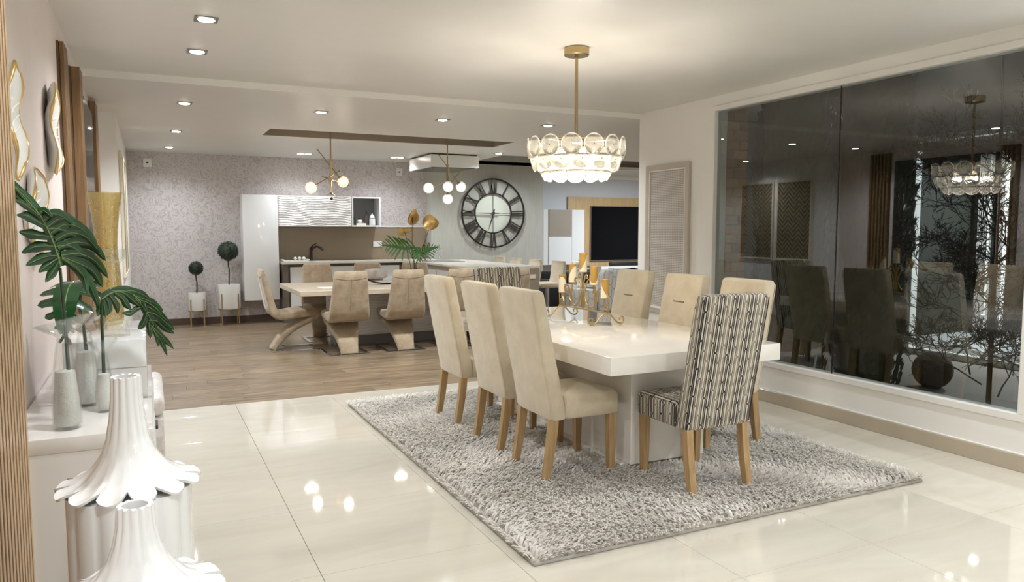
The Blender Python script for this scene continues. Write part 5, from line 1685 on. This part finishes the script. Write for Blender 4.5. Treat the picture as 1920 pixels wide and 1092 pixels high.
# dark sofa, side table, flowers, patterned armchair
t = thing('dark_sofa', 'black sofa seen low behind the far end of the dining table', 'sofa', (6.45, 11.9, 0))
t.location = (6.75, 11.35, 0)
MB().box(-0.55, 0.55, -0.35, 0.40, 0.0, 0.42, 0.03, 2).build('seat_base', M['black'], t)
MB().box(-0.55, 0.55, 0.25, 0.45, 0.42, 0.70, 0.04, 2).build('backrest', M['black'], t)
for sx in (-1, 1):
    MB().box(sx * 0.5, sx * 0.68, -0.35, 0.45, 0.05, 0.58, 0.03, 2).build('armrest', M['black'], t)
t = thing('side_table', 'white open cube side table with the white flowers', 'side table', (6.38, 10.55, 0))
MB().box(-0.2, 0.2, -0.2, 0.2, 0.50, 0.54, .003).build('top', M['gloss_white'], t)
for sx in (-1, 1):
    MB().box(sx * 0.2, sx * 0.16, -0.2, 0.2, 0, 0.50, .003).build('side_panel', M['gloss_white'], t)
t = thing('flower_vase', 'white vase of white hydrangeas on the side table', 'vase', (6.34, 10.55, 0.5405))
MB().lathe([(0.04, 0), (0.055, 0.02), (0.06, 0.12), (0.07, 0.22), (0.065, 0.22), (0.05, 0.1)], 20).build('vase_body', M['satin_white'], t, 50)
rnd = random.Random(3)
for k in range(7):
    a = k * 0.9; c_ = Vector((0.09 * math.cos(a) * (k > 0), 0.09 * math.sin(a) * (k > 0), 0.31 + 0.03 * rnd.random() + (0.04 if k == 0 else 0)))
    mb = MB(); mb.ball(c_, 0.052, 10, 7)
    for q in range(60):
        u_ = rnd.uniform(-0.6, 1); a2 = rnd.random() * 6.28
        d = Vector((math.sqrt(max(0, 1 - u_ * u_)) * math.cos(a2), math.sqrt(max(0, 1 - u_ * u_)) * math.sin(a2), u_)); p = c_ + d * 0.056
        e = d.orthogonal().normalized() * 0.012; f_ = d.cross(e)
        mb.face([p - e, p - f_ * .8 + d * .004, p + e, p + f_ * .8 + d * .004])
    mb.build('bloom', M['petal'], t, 0)
mb = MB()
for k in range(10):
    a = k * 0.63
    p = Vector((0.09 * math.cos(a), 0.09 * math.sin(a), 0.23)); o_ = Vector((math.cos(a), math.sin(a), 0.1)) * 0.06; w_ = Vector((-math.sin(a), math.cos(a), 0)) * 0.02
    mb.face([p, p + o_ * .5 + w_, p + o_, p + o_ * .5 - w_])
mb.build('green_leaves', M['leafback'], t, 0)
t = thing('ring_armchair', 'armchair in interlocking grey ring fabric behind the candelabra', 'armchair', (5.98, 9.0, 0), R(20))
rings = []
for (z, yy, hw) in ((0.30, 0.0, 0.33), (0.5, 0.0, 0.345), (0.7, -0.01, 0.345), (0.82, -0.02, 0.33), (0.865, -0.025, 0.29), (0.872, -0.03, 0.22)):
    rings.append([(x, y + yy, z) for (x, y) in rrect(hw, 0.07, 0.05, 4)])
MB().loft(rings).build('backrest', M['rings'], t, 50, uv=True)
MB().box(-0.35, 0.35, 0.05, 0.65, 0.16, 0.44, 0.04, 3).build('seat', M['rings'], t, 50, uv=True)
for sx in (-1, 1):
    MB().box(sx * 0.35, sx * 0.46, 0.02, 0.62, 0.16, 0.60, 0.03, 3).build('armrest', M['rings'], t, 50, uv=True)
    for sy in (0.05, 0.55):
        MB().box(sx * 0.38, sx * 0.42, sy, sy + 0.04, 0, 0.16).build('leg', M['trunk'], t)

# ------------------------------------------------------------------ outside the window
struct(MB().box(XR + 0.16, 14.0, -3.1, 6.30, -0.3, -0.02).build('garden_ground', M['soil']))
bw = struct(MB().box(4.76, 4.99, 5.36, 5.60, 0, 2.9).build('wall_brick', M['mortar']))
src = None
ch_ = 0.0855
for r_ in range(31):
    z0 = 0.02 + r_ * ch_
    # faces seen: the one towards -y (0.25 wide) and the one towards -x
    cuts = [(0.0, 0.145), (0.155, 0.242)] if r_ % 2 else [(0.0, 0.075), (0.085, 0.242)]
    for a, b_ in cuts:
        o = MB().box(4.752 + a, 4.752 + b_, 5.345, 5.375, z0, z0 + ch_ - 0.011, 0.002).build('brick', M['brick'], bw)
# neighbour facade with a lit opening
FX = 8.0
nw = MB()
nw.box(FX, FX + 0.15, 5.98, 6.30, -0.02, 3.4)
nw.box(FX, FX + 0.15, -3.1, 2.3, -0.02, 3.4)
nw.box(FX, FX + 0.15, 2.3, 5.98, 2.48, 3.4)
nw.box(FX, 12.0, -3.1, 6.30, 3.4, 3.5)
struct(nw.build('wall_garden', M['render_wall']))
struct(MB().box(FX + .15, 11.5, 1.5, 6.2, 0.0, 0.10).build('floor_garden_room', M['gloss_white']))
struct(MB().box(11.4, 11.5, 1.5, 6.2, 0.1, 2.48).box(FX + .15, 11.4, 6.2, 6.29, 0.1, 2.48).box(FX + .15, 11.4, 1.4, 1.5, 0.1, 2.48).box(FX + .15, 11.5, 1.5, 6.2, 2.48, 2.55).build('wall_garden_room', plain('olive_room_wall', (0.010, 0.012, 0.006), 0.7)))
d = struct(MB().box(FX - 0.05, FX + 0.06, 5.80, 5.92, 0.0, 2.50, .004).box(FX - 0.05, FX + 0.06, 2.3, 5.98, -0.02, 0.06, .003).box(FX - 0.05, FX + 0.06, 2.3, 5.98, 2.42, 2.48, .003).box(FX - 0.05, FX + 0.06, 4.02, 4.10, 0.06, 2.42, .003).build('door_1', M['trim']), 'white framed sliding door across the garden')
for k, (x, y, wd_) in enumerate(((9.6, 6.02, 0.16), (9.6, 5.80, 0.10), (9.9, 5.1, 0.16))):
    t = thing('white_curtain', ['white curtain at the left edge of the lit room across the garden', 'narrow white curtain beside the first one in the lit room', 'white curtain farther right in the lit room, behind the twigs'][k], 'curtain', (x, y, 0.101))
    rings = []
    n = 24
    for z in (0.0, 1.2, 2.3):
        front = [(0.03 * math.sin(q * 1.6), -wd_ / 2 + wd_ * q / n, z) for q in range(n + 1)]
        back = [(p[0] + 0.008, p[1], p[2]) for p in front[::-1]]
        rings.append(front + back)
    MB().loft(rings).build('folds', M['petal'], t, 60)

def cypress(label, x, y, h, r0, seed):
    rnd = random.Random(seed)
    t = thing('cypress_tree', label, 'tree', (x, y, -0.02))
    MB().tube([(0, 0, 0), (0, 0, h * 0.8)], [0.06, 0.02], 8).build('trunk', M['trunk'], t)
    nrg = np.random.default_rng(seed)
    N = 9000
    V = np.zeros((N, 4, 3))
    z = nrg.uniform(0.0, 1, N) ** 0.9
    a = nrg.uniform(0, 2 * PI, N)
    rr = r0 * np.where(z < 0.2, 0.8 + z * 1.0, 1.0 - (np.maximum(z - 0.35, 0)) ** 1.4 * 0.45) * (0.86 + 0.16 * np.sin(5 * a + z * 17) + nrg.normal(0, 0.06, N)) 
    cx, cy_, cz = rr * np.cos(a), rr * np.sin(a), z * h
    s_ = nrg.uniform(0.03, 0.07, N)
    ox_, oy_ = np.cos(a), np.sin(a)
    tx, ty = -oy_, ox_
    tw = nrg.uniform(-1, 1, N)
    V[:, 0] = np.stack([cx - tx * s_ * .3, cy_ - ty * s_ * .3, cz - s_ * .6], 1)
    V[:, 1] = np.stack([cx + tx * s_ * .4 + ox_ * s_ * .3, cy_ + ty * s_ * .4 + oy_ * s_ * .3, cz - s_ * .1 * tw], 1)
    V[:, 2] = np.stack([cx + ox_ * s_ * .5 + tx * s_ * .2 * tw, cy_ + oy_ * s_ * .5 + ty * s_ * .2 * tw, cz + s_ * 1.1], 1)
    V[:, 3] = np.stack([cx - tx * s_ * .5, cy_ - ty * s_ * .5, cz + s_ * .3], 1)
    me = bpy.data.meshes.new('foliage')
    me.from_pydata(V.reshape(-1, 3).tolist(), [], (np.arange(N * 4).reshape(-1, 4)).tolist())
    me.materials.append(M['cypress'])
    o = bpy.data.objects.new('foliage', me); COL.objects.link(o); o.parent = t
    core = MB().lathe([(r0 * 0.6, 0.0), (r0 * 0.85, 0.15 * h), (r0 * 0.82, 0.5 * h), (r0 * 0.75, 0.75 * h), (r0 * 0.5, h * 0.97)], 16).build('inner_foliage', M['cypress'], t, 60)
cypress('broad cypress outside the window, left of the glass joint', 5.75, 5.50, 3.9, 0.36, 1)
cypress('cypress outside the window, right of the glass joint', 6.1, 4.90, 3.9, 0.34, 2)

t = thing('bare_shrub', 'tall tangled shrub of bare twigs in front of the lit room', 'shrub', (6.0, 3.66, -0.02))
rnd = random.Random(12)
mb = MB()
nseg = [0]
def branch(p, d, L, r, depth):
    if nseg[0] > 9000: return
    n = 3
    pts = [p]
    q = p.copy(); dd = d.copy()
    for k in range(n):
        dd = (dd + Vector((rnd.uniform(-1, 1), rnd.uniform(-1, 1), rnd.uniform(-0.5, 0.7))) * 0.28).normalized()
        q = q + dd * (L / n); pts.append(q.copy())
    mb.tube(pts, [max(0.0026, r * (1 - 0.3 * k / n)) for k in range(n + 1)], 3 if depth < 3 else 5, cap=False)
    nseg[0] += 1
    if depth == 0: return
    for k in range(rnd.choice((2, 3, 3, 4))):
        nd = (dd + Vector((rnd.uniform(-1, 1), rnd.uniform(-1, 1), rnd.uniform(-0.7, 0.8))) * 0.95).normalized()
        st = pts[rnd.choice((1, 2, 3, 3))]
        branch(st, nd, L * rnd.uniform(0.62, 0.88), r * 0.66, depth - 1)
for k in range(30):
    a = k * 0.77
    z0 = 0.1 + 2.5 * k / 30
    branch(Vector((0.12 * math.cos(a), 0.16 * math.sin(a), z0)), Vector((0.5 * math.cos(a * 2), 0.9 * math.sin(a * 2), 0.5)).normalized(), 0.30, 0.007, 5)
tag(mb.build('twigs', M['twig'], t, 0))
MB().tube([(0, 0, 0), (0.03, 0.02, 1.2), (-0.02, 0.0, 2.4), (0, 0.03, 3.0)], [0.02, 0.017, 0.012, 0.006], 8).build('trunk', M['trunk'], t)
t = thing('garden_ball', 'round dark stone ball on the ground outside the window', 'ornament', (6.4, 4.42, -0.02))
MB().ball((0, 0, 0.17), 0.17, 20, 12).build('ball', M['soil'], t)
MB().lathe([(0.09, 0.0), (0.07, 0.02)], 16).build('foot', M['soil'], t)
